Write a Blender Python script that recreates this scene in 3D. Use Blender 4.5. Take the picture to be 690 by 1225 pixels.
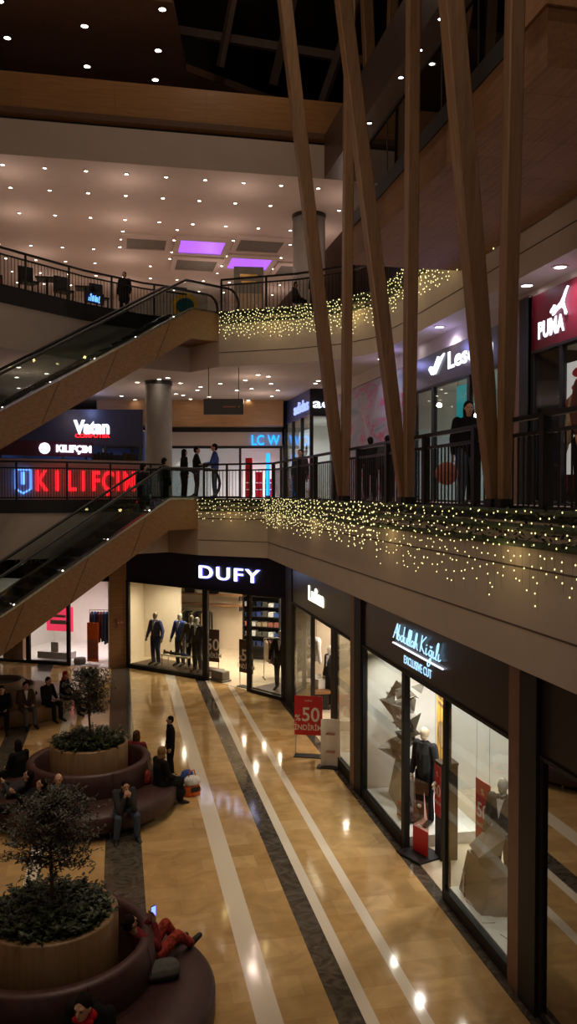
import bpy, bmesh, math, random
from mathutils import Vector, Matrix, Quaternion
PI = math.pi
R = math.radians
sc = bpy.context.scene
for _o in list(bpy.data.objects):
    bpy.data.objects.remove(_o)
COL = sc.collection

# ------------------------------------------------------------------ camera, world, exposure, lights
F_PX = 1000.0
pitch = math.atan((612.5 - 588.0) / F_PX)
yaw = math.atan((345.0 - 140.0) / F_PX * math.cos(pitch))
cd = bpy.data.cameras.new('camera'); cam = bpy.data.objects.new('camera', cd); COL.objects.link(cam)
cd.sensor_fit = 'VERTICAL'; cd.sensor_height = 24.0; cd.lens = 24.0 * F_PX / 1225.0
cd.clip_start = 0.05; cd.clip_end = 300
cam.location = (0, 0, 6.2)
cam.rotation_euler = (PI / 2 - pitch, 0, -yaw)
sc.camera = cam

w = bpy.data.worlds.new('night'); sc.world = w; w.use_nodes = True
w.node_tree.nodes['Background'].inputs[0].default_value = (0.75, 0.66, 0.6, 1)
w.node_tree.nodes['Background'].inputs[1].default_value = 0.075
sc.view_settings.view_transform = 'Standard'; sc.view_settings.look = 'None'
sc.view_settings.gamma = 1.0; sc.view_settings.exposure = 0.27
sc.view_settings.use_curve_mapping = False
sc.cycles.use_denoising = True
sc.cycles.max_bounces = 6; sc.cycles.diffuse_bounces = 3; sc.cycles.glossy_bounces = 3
sc.cycles.transparent_max_bounces = 12; sc.cycles.transmission_bounces = 4
sc.cycles.sample_clamp_indirect = 2.0
sc.cycles.caustics_reflective = False; sc.cycles.caustics_refractive = False
sc.cycles.use_light_tree = True

def lamp(kind, name, loc, power, color=(1, .8, .6), size=.1, rot=(0, 0, 0), spot=120, blend=1.0, sy=None):
    l = bpy.data.lights.new(name, kind); l.energy = power; l.color = color
    if kind == 'AREA':
        l.shape = 'RECTANGLE'; l.size = size; l.size_y = sy or size
    else:
        l.shadow_soft_size = size
        if kind == 'SPOT': l.spot_size = R(spot); l.spot_blend = blend
    o = bpy.data.objects.new(name, l); COL.objects.link(o); o.location = loc; o.rotation_euler = rot
    return o
WARM = (1.0, .78, .55)
# ceiling lamps high over the atrium (z 21), shining down on the marble
for (x, y, p) in [(1.3, 24.5, 900), (1.3, 17.5, 1000), (3.2, 12.0, 900), (-.9, 9.5, 420), (3.2, 6, 600), (-3.5, 20, 260), (3.0, 20.5, 900)]:
    lamp('SPOT', 'roof_spot', (x, y, 20.6), p * 1.35, WARM, .15, spot=70)
# downlights of the third-floor ceiling
for x in (-3.2, .3, 3.8, 7.3):
    for y in (25.9, 29.7, 34.5, 38.5):
        lamp('SPOT', 'gallery_spot', (x, y, 15.45), 45, (1, .78, .64), .08, spot=150)
        lamp('POINT', 'gallery_lamp', (x, y, 14.6), 14, (1, .74, .64), .08)
# spot lamps at the top left, over the timber parapet
for (x, y) in [(-3.17, 24.45), (-.88, 24.4), (1.34, 24.4), (4.5, 24.2)]:
    lamp('SPOT', 'parapet_spot', (x, y, 19.9), 26, (1, .75, .5), .08, spot=110)
# downlights of the second-floor ceiling
for (x, y) in [(7.35, 8), (7.35, 13), (7.4, 18.3), (7.3, 23)]:
    lamp('SPOT', 'walkway_spot', (x, y, 9.9), 75, (.9, .82, .95), .08, spot=150)
    lamp('POINT', 'walkway_lamp', (x, y, 9.3), 4, (.75, .62, .95), .08)
for (x, y) in [(4.4, 27.5), (1.5, 31), (5.5, 32), (-3, 28), (-2.5, 32.5)]:
    lamp('SPOT', 'concourse_spot', (x, y, 9.9), 90, (1, .8, .66), .08, spot=150)
    lamp('POINT', 'concourse_lamp', (x, y, 9.2), 16, (1, .74, .6), .08)
# added warm fills with no fixture, brightening balcony faces and timber columns
lamp('AREA', 'balcony_fill', (-6.5, 10, 9.5), 120, (1, .72, .5), 3.0, rot=(R(100), 0, R(-75)))
lamp('POINT', 'roof_fill', (3.2, 21, 20.6), 70, (1, .75, .55), .2)  # added point light that lifts the dark roof beams
lamp('POINT', 'sign_spill', (7.25, 18.3, 9.55), 8, (.35, .35, 1), .1); lamp('POINT', 'sign_spill', (7.25, 21.5, 9.6), 6, (.4, .4, 1), .1)
lamp('AREA', 'balcony_fill', (-1.0, 3.5, 14), 90, (1, .72, .5), 3.0, rot=(R(80), 0, R(-10)))  # second of the added warm fills

# ------------------------------------------------------------------ materials
MATS = {}
def nt(name):
    m = bpy.data.materials.new(name); m.use_nodes = True
    t = m.node_tree; b = t.nodes['Principled BSDF']; return m, t, b
def mat(name, col, rough=.6, metal=0, noise=.12, scale=6, emis=None, es=0, spec=None, bump=0, stretch=None, coat=0):
    if name in MATS: return MATS[name]
    m, t, b = nt(name)
    N, L = t.nodes, t.links
    tc = N.new('ShaderNodeTexCoord'); mp = N.new('ShaderNodeMapping'); L.new(tc.outputs['Object'], mp.inputs[0])
    if stretch: mp.inputs['Scale'].default_value = stretch
    nz = N.new('ShaderNodeTexNoise'); nz.inputs['Scale'].default_value = scale; nz.inputs['Detail'].default_value = 5
    L.new(mp.outputs[0], nz.inputs[0])
    rp = N.new('ShaderNodeValToRGB'); L.new(nz.outputs[0], rp.inputs[0])
    rp.color_ramp.elements[0].position = .3; rp.color_ramp.elements[1].position = .7
    rp.color_ramp.elements[0].color = tuple(c * (1 - noise) for c in col) + (1,)
    rp.color_ramp.elements[1].color = tuple(min(1, c * (1 + noise)) for c in col) + (1,)
    L.new(rp.outputs[0], b.inputs['Base Color'])
    b.inputs['Roughness'].default_value = rough; b.inputs['Metallic'].default_value = metal
    if spec is not None: b.inputs['Specular IOR Level'].default_value = spec
    if coat: b.inputs['Coat Weight'].default_value = coat
    if emis: b.inputs['Emission Color'].default_value = emis + (1,); b.inputs['Emission Strength'].default_value = es
    if bump:
        bp = N.new('ShaderNodeBump'); bp.inputs['Strength'].default_value = bump; bp.inputs['Distance'].default_value = .02
        L.new(nz.outputs[0], bp.inputs['Height']); L.new(bp.outputs[0], b.inputs['Normal'])
    MATS[name] = m; return m
def glow(name, col, s, sample=False, base=None):
    if name in MATS: return MATS[name]
    m, t, b = nt(name)
    b.inputs['Base Color'].default_value = (base or tuple(c * .5 for c in col)) + (1,)
    b.inputs['Emission Color'].default_value = col + (1,); b.inputs['Emission Strength'].default_value = s
    if not sample: m.cycles.emission_sampling = 'NONE'
    MATS[name] = m; return m
def glass(name, tint=(.9, .93, .92), refl=.12):
    m = bpy.data.materials.new(name); m.use_nodes = True; t = m.node_tree; N, L = t.nodes, t.links
    N.clear()
    o = N.new('ShaderNodeOutputMaterial'); mx = N.new('ShaderNodeMixShader'); tr = N.new('ShaderNodeBsdfTransparent')
    gl = N.new('ShaderNodeBsdfGlossy'); fr = N.new('ShaderNodeLayerWeight'); pw = N.new('ShaderNodeMath'); pw.operation = 'POWER'; pw.inputs[1].default_value = 4.5; ma = N.new('ShaderNodeMath')
    nz = N.new('ShaderNodeTexNoise'); nz.inputs['Scale'].default_value = 1.2
    mr = N.new('ShaderNodeMapRange'); mr.inputs[3].default_value = .0; mr.inputs[4].default_value = .03
    L.new(nz.outputs[0], mr.inputs[0]); L.new(mr.outputs[0], gl.inputs['Roughness'])
    tr.inputs[0].default_value = tint + (1,); fr.inputs[0].default_value = .5
    ma.operation = 'MULTIPLY_ADD'; ma.inputs[1].default_value = .95; ma.inputs[2].default_value = refl * .35
    ma.use_clamp = True
    L.new(fr.outputs['Facing'], pw.inputs[0]); L.new(pw.outputs[0], ma.inputs[0]); L.new(ma.outputs[0], mx.inputs[0]); L.new(tr.outputs[0], mx.inputs[1]); L.new(gl.outputs[0], mx.inputs[2])
    L.new(mx.outputs[0], o.inputs[0]); MATS[name] = m; return m
def wood(name, c1, c2, rough=.45, axis='Z', panel=None):
    m, t, b = nt(name); N, L = t.nodes, t.links
    tc = N.new('ShaderNodeTexCoord'); mp = N.new('ShaderNodeMapping'); L.new(tc.outputs['Object'], mp.inputs[0])
    s = {'Z': (9, 9, .5), 'X': (.5, 9, 9), 'Y': (9, .5, 9)}[axis]; mp.inputs['Scale'].default_value = s
    nz = N.new('ShaderNodeTexNoise'); nz.inputs['Scale'].default_value = 2.5; nz.inputs['Detail'].default_value = 6; nz.inputs['Distortion'].default_value = .6
    L.new(mp.outputs[0], nz.inputs[0]); rp = N.new('ShaderNodeValToRGB'); L.new(nz.outputs[0], rp.inputs[0])
    rp.color_ramp.elements[0].position = .3; rp.color_ramp.elements[1].position = .72
    rp.color_ramp.elements[0].color = c1 + (1,); rp.color_ramp.elements[1].color = c2 + (1,)
    out = rp.outputs[0]
    if panel:
        br = N.new('ShaderNodeTexBrick'); br.inputs['Scale'].default_value = 1; br.inputs['Mortar Size'].default_value = .006
        br.inputs['Brick Width'].default_value = panel[0]; br.inputs['Row Height'].default_value = panel[1]; br.offset = 0
        br.inputs[1].default_value = (1, 1, 1, 1); br.inputs[2].default_value = (.88, .88, .88, 1); br.inputs[3].default_value = (.6, .56, .5, 1)
        L.new(tc.outputs['Object'], br.inputs[0])
        mx = N.new('ShaderNodeMixRGB'); mx.blend_type = 'MULTIPLY'; mx.inputs[0].default_value = 1
        L.new(out, mx.inputs[1]); L.new(br.outputs[0], mx.inputs[2]); out = mx.outputs[0]
    L.new(out, b.inputs['Base Color']); b.inputs['Roughness'].default_value = rough
    MATS[name] = m; return m
def marble_floor():
    m, t, b = nt('marble_floor'); N, L = t.nodes, t.links
    tc = N.new('ShaderNodeTexCoord'); sx = N.new('ShaderNodeSeparateXYZ'); L.new(tc.outputs['Object'], sx.inputs[0])
    br = N.new('ShaderNodeTexBrick'); L.new(tc.outputs['Object'], br.inputs[0])
    br.inputs['Scale'].default_value = 1; br.inputs['Brick Width'].default_value = .9; br.inputs['Row Height'].default_value = .45
    br.inputs['Mortar Size'].default_value = .0025; br.inputs['Mortar Smooth'].default_value = 1
    br.inputs[1].default_value = (.60, .41, .20, 1); br.inputs[2].default_value = (.47, .30, .13, 1); br.inputs[3].default_value = (.30, .18, .08, 1)
    nz = N.new('ShaderNodeTexNoise'); nz.inputs['Scale'].default_value = 1.6; nz.inputs['Detail'].default_value = 8; nz.inputs['Distortion'].default_value = 1.5
    L.new(tc.outputs['Object'], nz.inputs[0])
    r1 = N.new('ShaderNodeValToRGB'); r1.color_ramp.elements[0].position = .3; r1.color_ramp.elements[0].color = (.78, .74, .68, 1)
    r1.color_ramp.elements[1].position = .7; r1.color_ramp.elements[1].color = (1.12, 1.08, 1.0, 1); L.new(nz.outputs[0], r1.inputs[0])
    def ramp(stops):
        # stops: list of (x, value); x range -10..10
        r = N.new('ShaderNodeValToRGB'); r.color_ramp.interpolation = 'CONSTANT'
        e = r.color_ramp.elements
        e[0].position = 0; e[0].color = (0, 0, 0, 1)
        e[1].position = (stops[0][0] + 10) / 20; v = stops[0][1]; e[1].color = (v, v, v, 1)
        for x, v in stops[1:]:
            q = e.new((x + 10) / 20); q.color = (v, v, v, 1)
        mr = N.new('ShaderNodeMapRange'); mr.inputs[1].default_value = -10; mr.inputs[2].default_value = 10
        L.new(sx.outputs[0], mr.inputs[0]); L.new(mr.outputs[0], r.inputs[0]); return r.outputs[0]
    white = ramp([(-5.2, 1), (-4.95, 0), (-1.56, 1), (-1.32, 0), (1.55, 1), (1.87, 0), (2.76, 1), (2.94, 0), (3.42, 1), (3.59, 0)])
    dark = ramp([(-2.86, 1), (-2.3, 0), (-.27, 1), (.35, 0), (2.43, 1), (2.76, 0), (4.63, 1), (5.0, 0)])
    mu = N.new('ShaderNodeMixRGB'); mu.blend_type = 'MULTIPLY'; mu.inputs[0].default_value = 1
    L.new(br.outputs[0], mu.inputs[1]); L.new(r1.outputs[0], mu.inputs[2])
    m1 = N.new('ShaderNodeMixRGB'); L.new(white, m1.inputs[0]); L.new(mu.outputs[0], m1.inputs[1]); m1.inputs[2].default_value = (.76, .67, .55, 1)
    nd = N.new('ShaderNodeTexNoise'); nd.inputs['Scale'].default_value = 3; nd.inputs['Detail'].default_value = 9; nd.inputs['Distortion'].default_value = 3
    L.new(tc.outputs['Object'], nd.inputs[0]); rd = N.new('ShaderNodeValToRGB'); L.new(nd.outputs[0], rd.inputs[0])
    rd.color_ramp.elements[0].position = .35; rd.color_ramp.elements[0].color = (.055, .045, .036, 1); rd.color_ramp.elements[1].position = .75; rd.color_ramp.elements[1].color = (.15, .125, .10, 1)
    m2 = N.new('ShaderNodeMixRGB'); L.new(dark, m2.inputs[0]); L.new(m1.outputs[0], m2.inputs[1]); L.new(rd.outputs[0], m2.inputs[2])
    L.new(m2.outputs[0], b.inputs['Base Color'])
    rr = N.new('ShaderNodeMapRange'); rr.inputs[3].default_value = .05; rr.inputs[4].default_value = .12; L.new(nz.outputs[0], rr.inputs[0])
    L.new(rr.outputs[0], b.inputs['Roughness']); b.inputs['Specular IOR Level'].default_value = .6
    MATS['marble_floor'] = m; return m
marble_floor()
wood('oak_cladding', (.20, .105, .045), (.30, .165, .075), .42, 'X')
wood('column_timber', (.16, .085, .04), (.25, .14, .07), .5, 'Z')
wood('planter_wood', (.19, .11, .05), (.27, .165, .08), .4, 'Z')
wood('soffit_wood', (.22, .10, .04), (.33, .16, .065), .7, 'Y', (1.2, .6))
wood('band_wood', (.34, .17, .06), (.46, .24, .10), .4, 'X', (2.6, 3))
wood('shop_wood', (.25, .12, .05), (.38, .20, .09), .5, 'X')
mat('plaster', (.50, .42, .36), .75, noise=.04, scale=2)
mat('ceiling_plaster', (.62, .52, .46), .8, noise=.03, scale=1.5)
mat('dark_metal', (.012, .011, .011), .4, .3)
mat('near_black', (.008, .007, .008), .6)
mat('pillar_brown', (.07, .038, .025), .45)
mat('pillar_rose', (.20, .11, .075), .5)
mat('fascia_dark', (.022, .015, .016), .35, noise=.06)
mat('fascia_navy', (.008, .010, .035), .4)
mat('roof_steel', (.085, .055, .045), .6)
mat('chrome', (.6, .58, .56), .25, 1)
mat('concrete', (.28, .26, .23), .6, noise=.08, scale=3)
mat('groove', (.08, .055, .045), .8)
mat('shop_cream', (.72, .62, .48), .7, noise=.03)
mat('shop_white', (.85, .83, .78), .7, noise=.02)
mat('shop_floor', (.62, .52, .38), .25, noise=.06, scale=3)
mat('roof_dark', (.03, .024, .02), .5)
mat('beam_brown', (.15, .08, .05), .6)
mat('leather', (.050, .020, .019), .5, noise=.2, scale=9, bump=.15)
mat('leather_back', (.060, .024, .022), .48, noise=.2, scale=9, bump=.15)
mat('leaf', (.038, .042, .026), .45, noise=.45, scale=25)
mat('leaf_dark', (.032, .048, .018), .45, noise=.5, scale=22)
mat('bark', (.12, .07, .04), .8)
mat('soil', (.04, .025, .015), .9)
mat('garland_green', (.02, .035, .014), .7, noise=.5, scale=30)
mat('rubber', (.012, .012, .013), .5)
mat('step_metal', (.10, .10, .10), .35, .8, noise=.3, scale=60, stretch=(1, 1, 1))
mat('gold', (.75, .48, .15), .3, 1)
mat('grey_facet', (.22, .20, .17), .35, .2)
mat('dark_facet', (.10, .09, .075), .35, .3)
mat('skin', (.52, .30, .20), .55, noise=.05)
mat('manikin_cream', (.75, .62, .44), .35, noise=.03)
mat('manikin_bronze', (.22, .17, .10), .3, .5)
mat('manikin_grey', (.50, .47, .40), .35)
mat('sign_red', (.62, .02, .025), .45)
mat('paper_white', (.85, .83, .80), .6)
mat('letter_cream', (.9, .85, .75), .5)
mat('panel_grey', (.16, .145, .12), .7)
glass('glass_clear'); glass('glass_dark', (.30, .29, .27), .2); glass('glass_rail', (.78, .82, .82), .1)
glass('acrylic', (.82, .60, .58), .2); glass('glass_shut', (.35, .33, .30), 1.1)
glow('lens', (1.0, .86, .72), 14.0)
glow('lens_cool', (.92, .90, 1.0), 16.0)
glow('bulb', (1.0, .88, .38), 1.5)
glow('sign_white', (.80, .84, 1.0), 1.7, True)
glow('sign_warm', (1.0, .96, .70), 2.0, True)
glow('sign_cyan', (.42, .74, 1.0), 1.05, True)
glow('sign_periwinkle', (.32, .42, 1.0), 1.1, True)
glow('sign_blue', (.12, .12, 1.0), 2.2, True)
glow('led_red', (1.0, .012, .02), 1.9)
glow('led_blue', (.10, .28, 1.0), 2.2, True)
glow('lcw_cyan', (.01, .30, 1.0), 1.8, True)
glow('purple_panel', (.36, .10, .90), 1.15, True)
glow('shelf_light', (1.0, .88, .65), 2.2, True)
glow('phone_screen', (.15, .25, 1.0), 2.2, True)
def M(n): return MATS[n]

# ------------------------------------------------------------------ mesh helpers
def tag(o, label=None, cat=None, group=None, kind=None):
    if label: o['label'] = label
    if cat: o['category'] = cat
    if group: o['group'] = group
    if kind: o['kind'] = kind
    return o
def thing(name, label, cat, loc=(0, 0, 0), rz=0, group=None):
    o = bpy.data.objects.new(name, None); COL.objects.link(o); o.empty_display_size = .1
    o.location = loc; o.rotation_euler = (0, 0, rz); return tag(o, label, cat, group)
class MB:
    def __init__(s, off=(0, 0, 0)):
        s.v = []; s.f = []; s.o = Vector(off)
    def add(s, vs, fs):
        n = len(s.v); s.v += [tuple(Vector(p) - s.o) for p in vs]; s.f += [tuple(i + n for i in f) for f in fs]; return s
    def box(s, x0, x1, y0, y1, z0, z1):
        return s.add([(x0, y0, z0), (x1, y0, z0), (x1, y1, z0), (x0, y1, z0), (x0, y0, z1), (x1, y0, z1), (x1, y1, z1), (x0, y1, z1)],
                     [(0, 3, 2, 1), (4, 5, 6, 7), (0, 1, 5, 4), (1, 2, 6, 5), (2, 3, 7, 6), (3, 0, 4, 7)])
    def bar(s, p, q, w_, h_, up=(0, 0, 1)):
        p = Vector(p); q = Vector(q); d = (q - p).normalized(); u = Vector(up)
        if abs(d.dot(u)) > .98: u = Vector((1, 0, 0))
        a = d.cross(u).normalized() * w_ / 2; b = a.cross(d).normalized() * h_ / 2
        P = [p - a - b, p + a - b, p + a + b, p - a + b, q - a - b, q + a - b, q + a + b, q - a + b]
        return s.add(P, [(0, 1, 2, 3), (7, 6, 5, 4), (0, 4, 5, 1), (1, 5, 6, 2), (2, 6, 7, 3), (3, 7, 4, 0)])
    def prism(s, poly, z0, z1):
        a = sum(poly[i][0] * poly[(i + 1) % len(poly)][1] - poly[(i + 1) % len(poly)][0] * poly[i][1] for i in range(len(poly)))
        if a < 0: poly = poly[::-1]
        n = len(poly); V = [(x, y, z0) for x, y in poly] + [(x, y, z1) for x, y in poly]
        return s.add(V, [tuple(range(n))[::-1], tuple(range(n, 2 * n))] + [(i, (i + 1) % n, n + (i + 1) % n, n + i) for i in range(n)])
    def tube(s, pts, r, n=8, cap=True):
        pts = [Vector(p) for p in pts]; rs = r if isinstance(r, (list, tuple)) else [r] * len(pts)
        V = []; Fc = []; prev = None
        for i, p in enumerate(pts):
            d = (pts[min(i + 1, len(pts) - 1)] - pts[max(i - 1, 0)]).normalized()
            if prev is None:
                u = Vector((0, 0, 1)) if abs(d.z) < .9 else Vector((1, 0, 0)); a = d.cross(u).normalized()
            else: a = (prev - d * prev.dot(d)).normalized()
            prev = a; b = d.cross(a)
            V += [p + (a * math.cos(2 * PI * k / n) + b * math.sin(2 * PI * k / n)) * rs[i] for k in range(n)]
        for i in range(len(pts) - 1):
            for k in range(n):
                Fc.append((i * n + k, i * n + (k + 1) % n, (i + 1) * n + (k + 1) % n, (i + 1) * n + k))
        if cap: Fc += [tuple(range(n))[::-1], tuple(range((len(pts) - 1) * n, len(pts) * n))]
        return s.add(V, Fc)
    def lathe(s, prof, c=(0, 0, 0), n=24, a0=0, a1=2 * PI, cap=False):
        full = abs(a1 - a0 - 2 * PI) < 1e-6; m = n if full else n + 1; V = []
        for r, z in prof:
            for k in range(m):
                a = a0 + (a1 - a0) * k / n; V.append((c[0] + r * math.cos(a), c[1] + r * math.sin(a), c[2] + z))
        Fc = []
        for i in range(len(prof) - 1):
            for k in range(m if full else m - 1):
                k2 = (k + 1) % m; Fc.append((i * m + k, i * m + k2, (i + 1) * m + k2, (i + 1) * m + k))
        if not full:
            Fc.append(tuple(i * m for i in range(len(prof)))); Fc.append(tuple(i * m + m - 1 for i in range(len(prof)))[::-1])
        return s.add(V, Fc)
    def ell(s, c, rx, ry, rz, n=12, m=8, M3=None):
        V = []; c = Vector(c)
        for i in range(m + 1):
            t = PI * i / m
            for k in range(n):
                a = 2 * PI * k / n; p = Vector((rx * math.sin(t) * math.cos(a), ry * math.sin(t) * math.sin(a), -rz * math.cos(t)))
                V.append(c + (M3 @ p if M3 else p))
        return s.add(V, [(i * n + k, i * n + (k + 1) % n, (i + 1) * n + (k + 1) % n, (i + 1) * n + k) for i in range(m) for k in range(n)])
    def build(s, name, m, parent=None, smooth=False, bevel=0):
        me = bpy.data.meshes.new(name); me.from_pydata(s.v, [], s.f)
        if m is not None: me.materials.append(M(m) if isinstance(m, str) else m)
        if smooth:
            me.polygons.foreach_set('use_smooth', [True] * len(me.polygons))
        me.validate(); me.update()
        o = bpy.data.objects.new(name, me); COL.objects.link(o)
        if parent: o.parent = parent
        if bevel:
            b = o.modifiers.new('b', 'BEVEL'); b.width = bevel; b.segments = 2; b.limit_method = 'ANGLE'
        return o
def struct(name, mb, m, label=None, **k):
    o = mb.build(name, m, **k); o['kind'] = 'structure'
    if label: o['label'] = label
    return o
def copy_tree(o, parent=None):
    c = o.copy(); COL.objects.link(c)
    if parent: c.parent = parent
    for ch in list(o.children): copy_tree(ch, c)
    return c
FONT_B = None
def text(name, body, size, m, parent, loc, rot=(PI / 2, 0, 0), ext=.015, off=0, align='CENTER', shear=0, space=1, xs=1, width=None):
    cu = bpy.data.curves.new(name, 'FONT'); cu.body = body; cu.size = size; cu.extrude = ext; cu.offset = off
    cu.align_x = align; cu.align_y = 'BOTTOM_BASELINE'; cu.shear = shear; cu.space_character = space; cu.resolution_u = 4
    tmp = bpy.data.objects.new(name, cu); me = bpy.data.meshes.new_from_object(tmp); bpy.data.objects.remove(tmp)
    if width:
        xx = [v.co.x for v in me.vertices]; xs = width / (max(xx) - min(xx))
    for v in me.vertices: v.co.x *= xs
    me.materials.clear(); me.materials.append(M(m)); o = bpy.data.objects.new(name, me); COL.objects.link(o)
    for ch in (parent.children if parent else ()):
        if ch.name.split('.')[0] in ('fascia', 'board', 'sheet', 'sign_board', 'front_fascia', 'printed_board', 'plate'): parent = ch; break
    o.parent = parent; o.location = loc; o.rotation_euler = rot; return o
class Fr:
    def __init__(s, A, B):
        s.A = Vector((A[0], A[1])); s.B = Vector((B[0], B[1])); d = s.B - s.A; s.L = d.length; s.d = d / s.L; s.n = Vector((-s.d.y, s.d.x))
        s.rz = math.atan2(s.d.y, s.d.x)
    def w(s, x, y, z=0): p = s.A + s.d * x + s.n * y; return (p.x, p.y, z)
def along(poly, step):
    out = []; acc = 0
    for i in range(len(poly) - 1):
        a = Vector(poly[i]); b = Vector(poly[i + 1]); L = (b - a).length; t = acc
        while t < L: out.append(a + (b - a) * (t / L)); t += step
        acc = t - L
    return out
# ------------------------------------------------------------------ the building
struct('floor', MB().box(-9, 5.0, -2, 36, -.3, 0), 'marble_floor')
L2E = [(-9, 22.5), (-3.3, 23.3), (-1.5, 23.65), (1.5, 25.4), (2.27, 24.05), (4.05, 22.6), (4.05, 2)]
L3E = [(-9, 17.8), (-3, 23.2), (-.93, 25.15), (.8, 26.3), (2.28, 26.85), (3.07, 25.5), (5.2, 24.3), (6.4, 23.2), (6.95, 22.1), (7.05, 20), (7.05, 2)]
slab2 = L2E + [(14, 2), (14, 44), (-9, 44)]
slab3 = L3E + [(14, 2), (14, 44), (-9, 44)]
def inset(poly, d):
    # offset an open line to its left side (outwards over the atrium)
    out = []
    for i, p in enumerate(poly):
        a = Vector(poly[max(i - 1, 0)]); b = Vector(poly[min(i + 1, len(poly) - 1)]); t = (b - a).normalized()
        out.append((p[0] + t.y * d * 1, p[1] - t.x * d * 1))
    return out
def floor_slab(name, E, full, z0, z1):
    struct(name, MB().prism(full, z0, z1), 'plaster')
floor_slab('floor_second', L2E, slab2, 4.37, 5.93)
floor_slab('floor_third', L3E, slab3, 10.0, 11.58)
def edge_strip(name, E, zz, h, out_, m):
    mb = MB(); P = inset(E, out_); Q = inset(E, -.05)
    for i in range(len(E) - 1):
        mb.add([(P[i][0], P[i][1], zz), (P[i + 1][0], P[i + 1][1], zz), (P[i + 1][0], P[i + 1][1], zz + h), (P[i][0], P[i][1], zz + h),
                (Q[i][0], Q[i][1], zz), (Q[i + 1][0], Q[i + 1][1], zz), (Q[i + 1][0], Q[i + 1][1], zz + h), (Q[i][0], Q[i][1], zz + h)],
               [(0, 1, 2, 3), (4, 7, 6, 5), (3, 2, 6, 7), (0, 4, 5, 1), (0, 3, 7, 4), (1, 5, 6, 2)])
    return struct(name, mb, m)
edge_strip('trim_1', L2E[4:], 4.80, .018, .006, 'groove')
edge_strip('trim_2', L2E[4:], 5.42, .018, .006, 'groove')
edge_strip('trim_3', L2E[:4], 5.62, .36, .03, 'near_black')
edge_strip('trim_4', L3E[:5], 11.18, .45, .03, 'near_black')
edge_strip('trim_5', L3E[5:], 10.42, .02, .006, 'groove')
edge_strip('trim_6', L2E[4:], 5.90, .07, .02, 'dark_metal')
edge_strip('trim_7', L3E[5:], 11.52, .09, .02, 'dark_metal')
# tiled walking surface on the upper floors
struct('floor_second_paving', MB().prism([(-8.9, 22.7), (-3.3, 23.5), (1.5, 25.6), (2.4, 24.3), (4.2, 22.8), (4.2, 2.1), (7.7, 2.1), (7.7, 36), (-8.9, 36)], 5.93, 5.95), 'shop_floor')
struct('floor_third_paving', MB().prism([(-8.9, 18.4), (-3, 23.5), (.8, 26.6), (2.4, 27), (3.2, 25.7), (6.6, 23.4), (7.25, 22.1), (7.25, 2.1), (11, 2.1), (11, 42), (-8.9, 42)], 11.58, 11.60), 'shop_floor')
# fourth level: ceiling slab, beige beam, timber band
struct('ceiling_third', MB().prism([(-9, 24.65), (8, 24.65), (8, 44), (-9, 44)], 15.6, 16.6), 'ceiling_plaster')
struct('ceiling_third_right', MB().prism([(6.15, 2), (14, 2), (14, 44), (8.01, 44), (8.01, 24.64), (6.15, 24.64)], 15.6, 16.9), 'pillar_brown')
struct('trim_8', MB().box(-9, 9, 24.95, 25.6, 16.6, 16.78), 'near_black')
struct('wall_fourth_parapet', MB().box(-9, 9, 24.7, 25.3, 16.78, 17.93), 'band_wood')
struct('band_shade_strip', MB().box(-9, 9, 24.66, 24.7, 16.78, 16.95), 'beam_brown')  # darker strip paints the shade line along the foot of the timber band
struct('wall_fourth_back', MB().box(-9, 14, 31, 31.2, 16.6, 22.5), 'roof_dark')
struct('ceiling_fourth', MB().prism([(-9, 24.2), (1.6, 24.2), (2.3, 28), (14, 34), (-9, 34)], 20.05, 20.3), 'beam_brown')
struct('ceiling_roof', MB().box(-9, 14, -2, 34, 22.6, 22.8), 'roof_dark')
struct('wall_left', MB().box(-9.3, -9, -2, 44, 0, 22.6), 'plaster')
struct('wall_right', MB().box(14, 14.3, 2, 44, 4.4, 22.6), 'plaster')
struct('wall_back', MB().box(-9, 14, 44, 44.3, 0, 22.6), 'plaster')
struct('wall_third_back', MB().box(-9, 14, 42, 42.1, 11.58, 15.6), 'plaster')
struct('wall_third_right', MB().box(11, 11.2, 2, 42, 11.58, 15.6), 'fascia_dark')
# timber-clad terrace that juts out from the third floor
t = thing('terrace_box', 'timber clad terrace jutting out high over the right walkway', 'terrace', (4.56, 8.37, 10.78))
tb = MB((4.56, 8.37, 10.78)); tb.box(4.56, 7.0, 8.37, 16.4, 10.78, 10.82); tb.build('soffit', 'soffit_wood', t)
tb = MB((4.56, 8.37, 10.78)); tb.box(4.56, 4.62, 8.37, 16.4, 10.82, 11.42); tb.box(4.62, 7.0, 8.37, 8.43, 10.82, 11.42); tb.box(4.62, 7.0, 16.34, 16.4, 10.82, 11.42); tb.build('fascia_board', 'soffit_wood', t)
tb = MB((4.56, 8.37, 10.78)); tb.box(4.60, 7.0, 8.45, 16.35, 11.42, 11.62); tb.box(4.54, 4.60, 8.9, 16.42, 11.38, 11.64); tb.build('deck_edge', 'near_black', t)
tb = MB((4.56, 8.37, 10.78)); tb.box(4.52, 5.6, 8.33, 8.9, 11.42, 11.50); tb.box(4.52, 4.6, 8.33, 8.9, 11.50, 12.5); tb.build('end_board', 'soffit_wood', t)
g = thing('glass_balustrade', 'dark glass balustrade with black rail along the timber terrace', 'balustrade', (4.6, 8.9, 11.64))
gb = MB((4.6, 8.9, 11.64))
for k in range(6): gb.box(4.585, 4.60, 8.95 + k * 1.245, 10.15 + k * 1.245, 11.64, 12.6)
gb.box(4.7, 7.0, 16.36, 16.375, 11.64, 12.6); gb.build('glass_pane', 'glass_dark', g)
gb = MB((4.6, 8.9, 11.64)); gb.box(4.56, 4.62, 8.9, 16.42, 12.6, 12.66); gb.box(4.6, 7.0, 16.33, 16.41, 12.6, 12.66)
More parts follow.
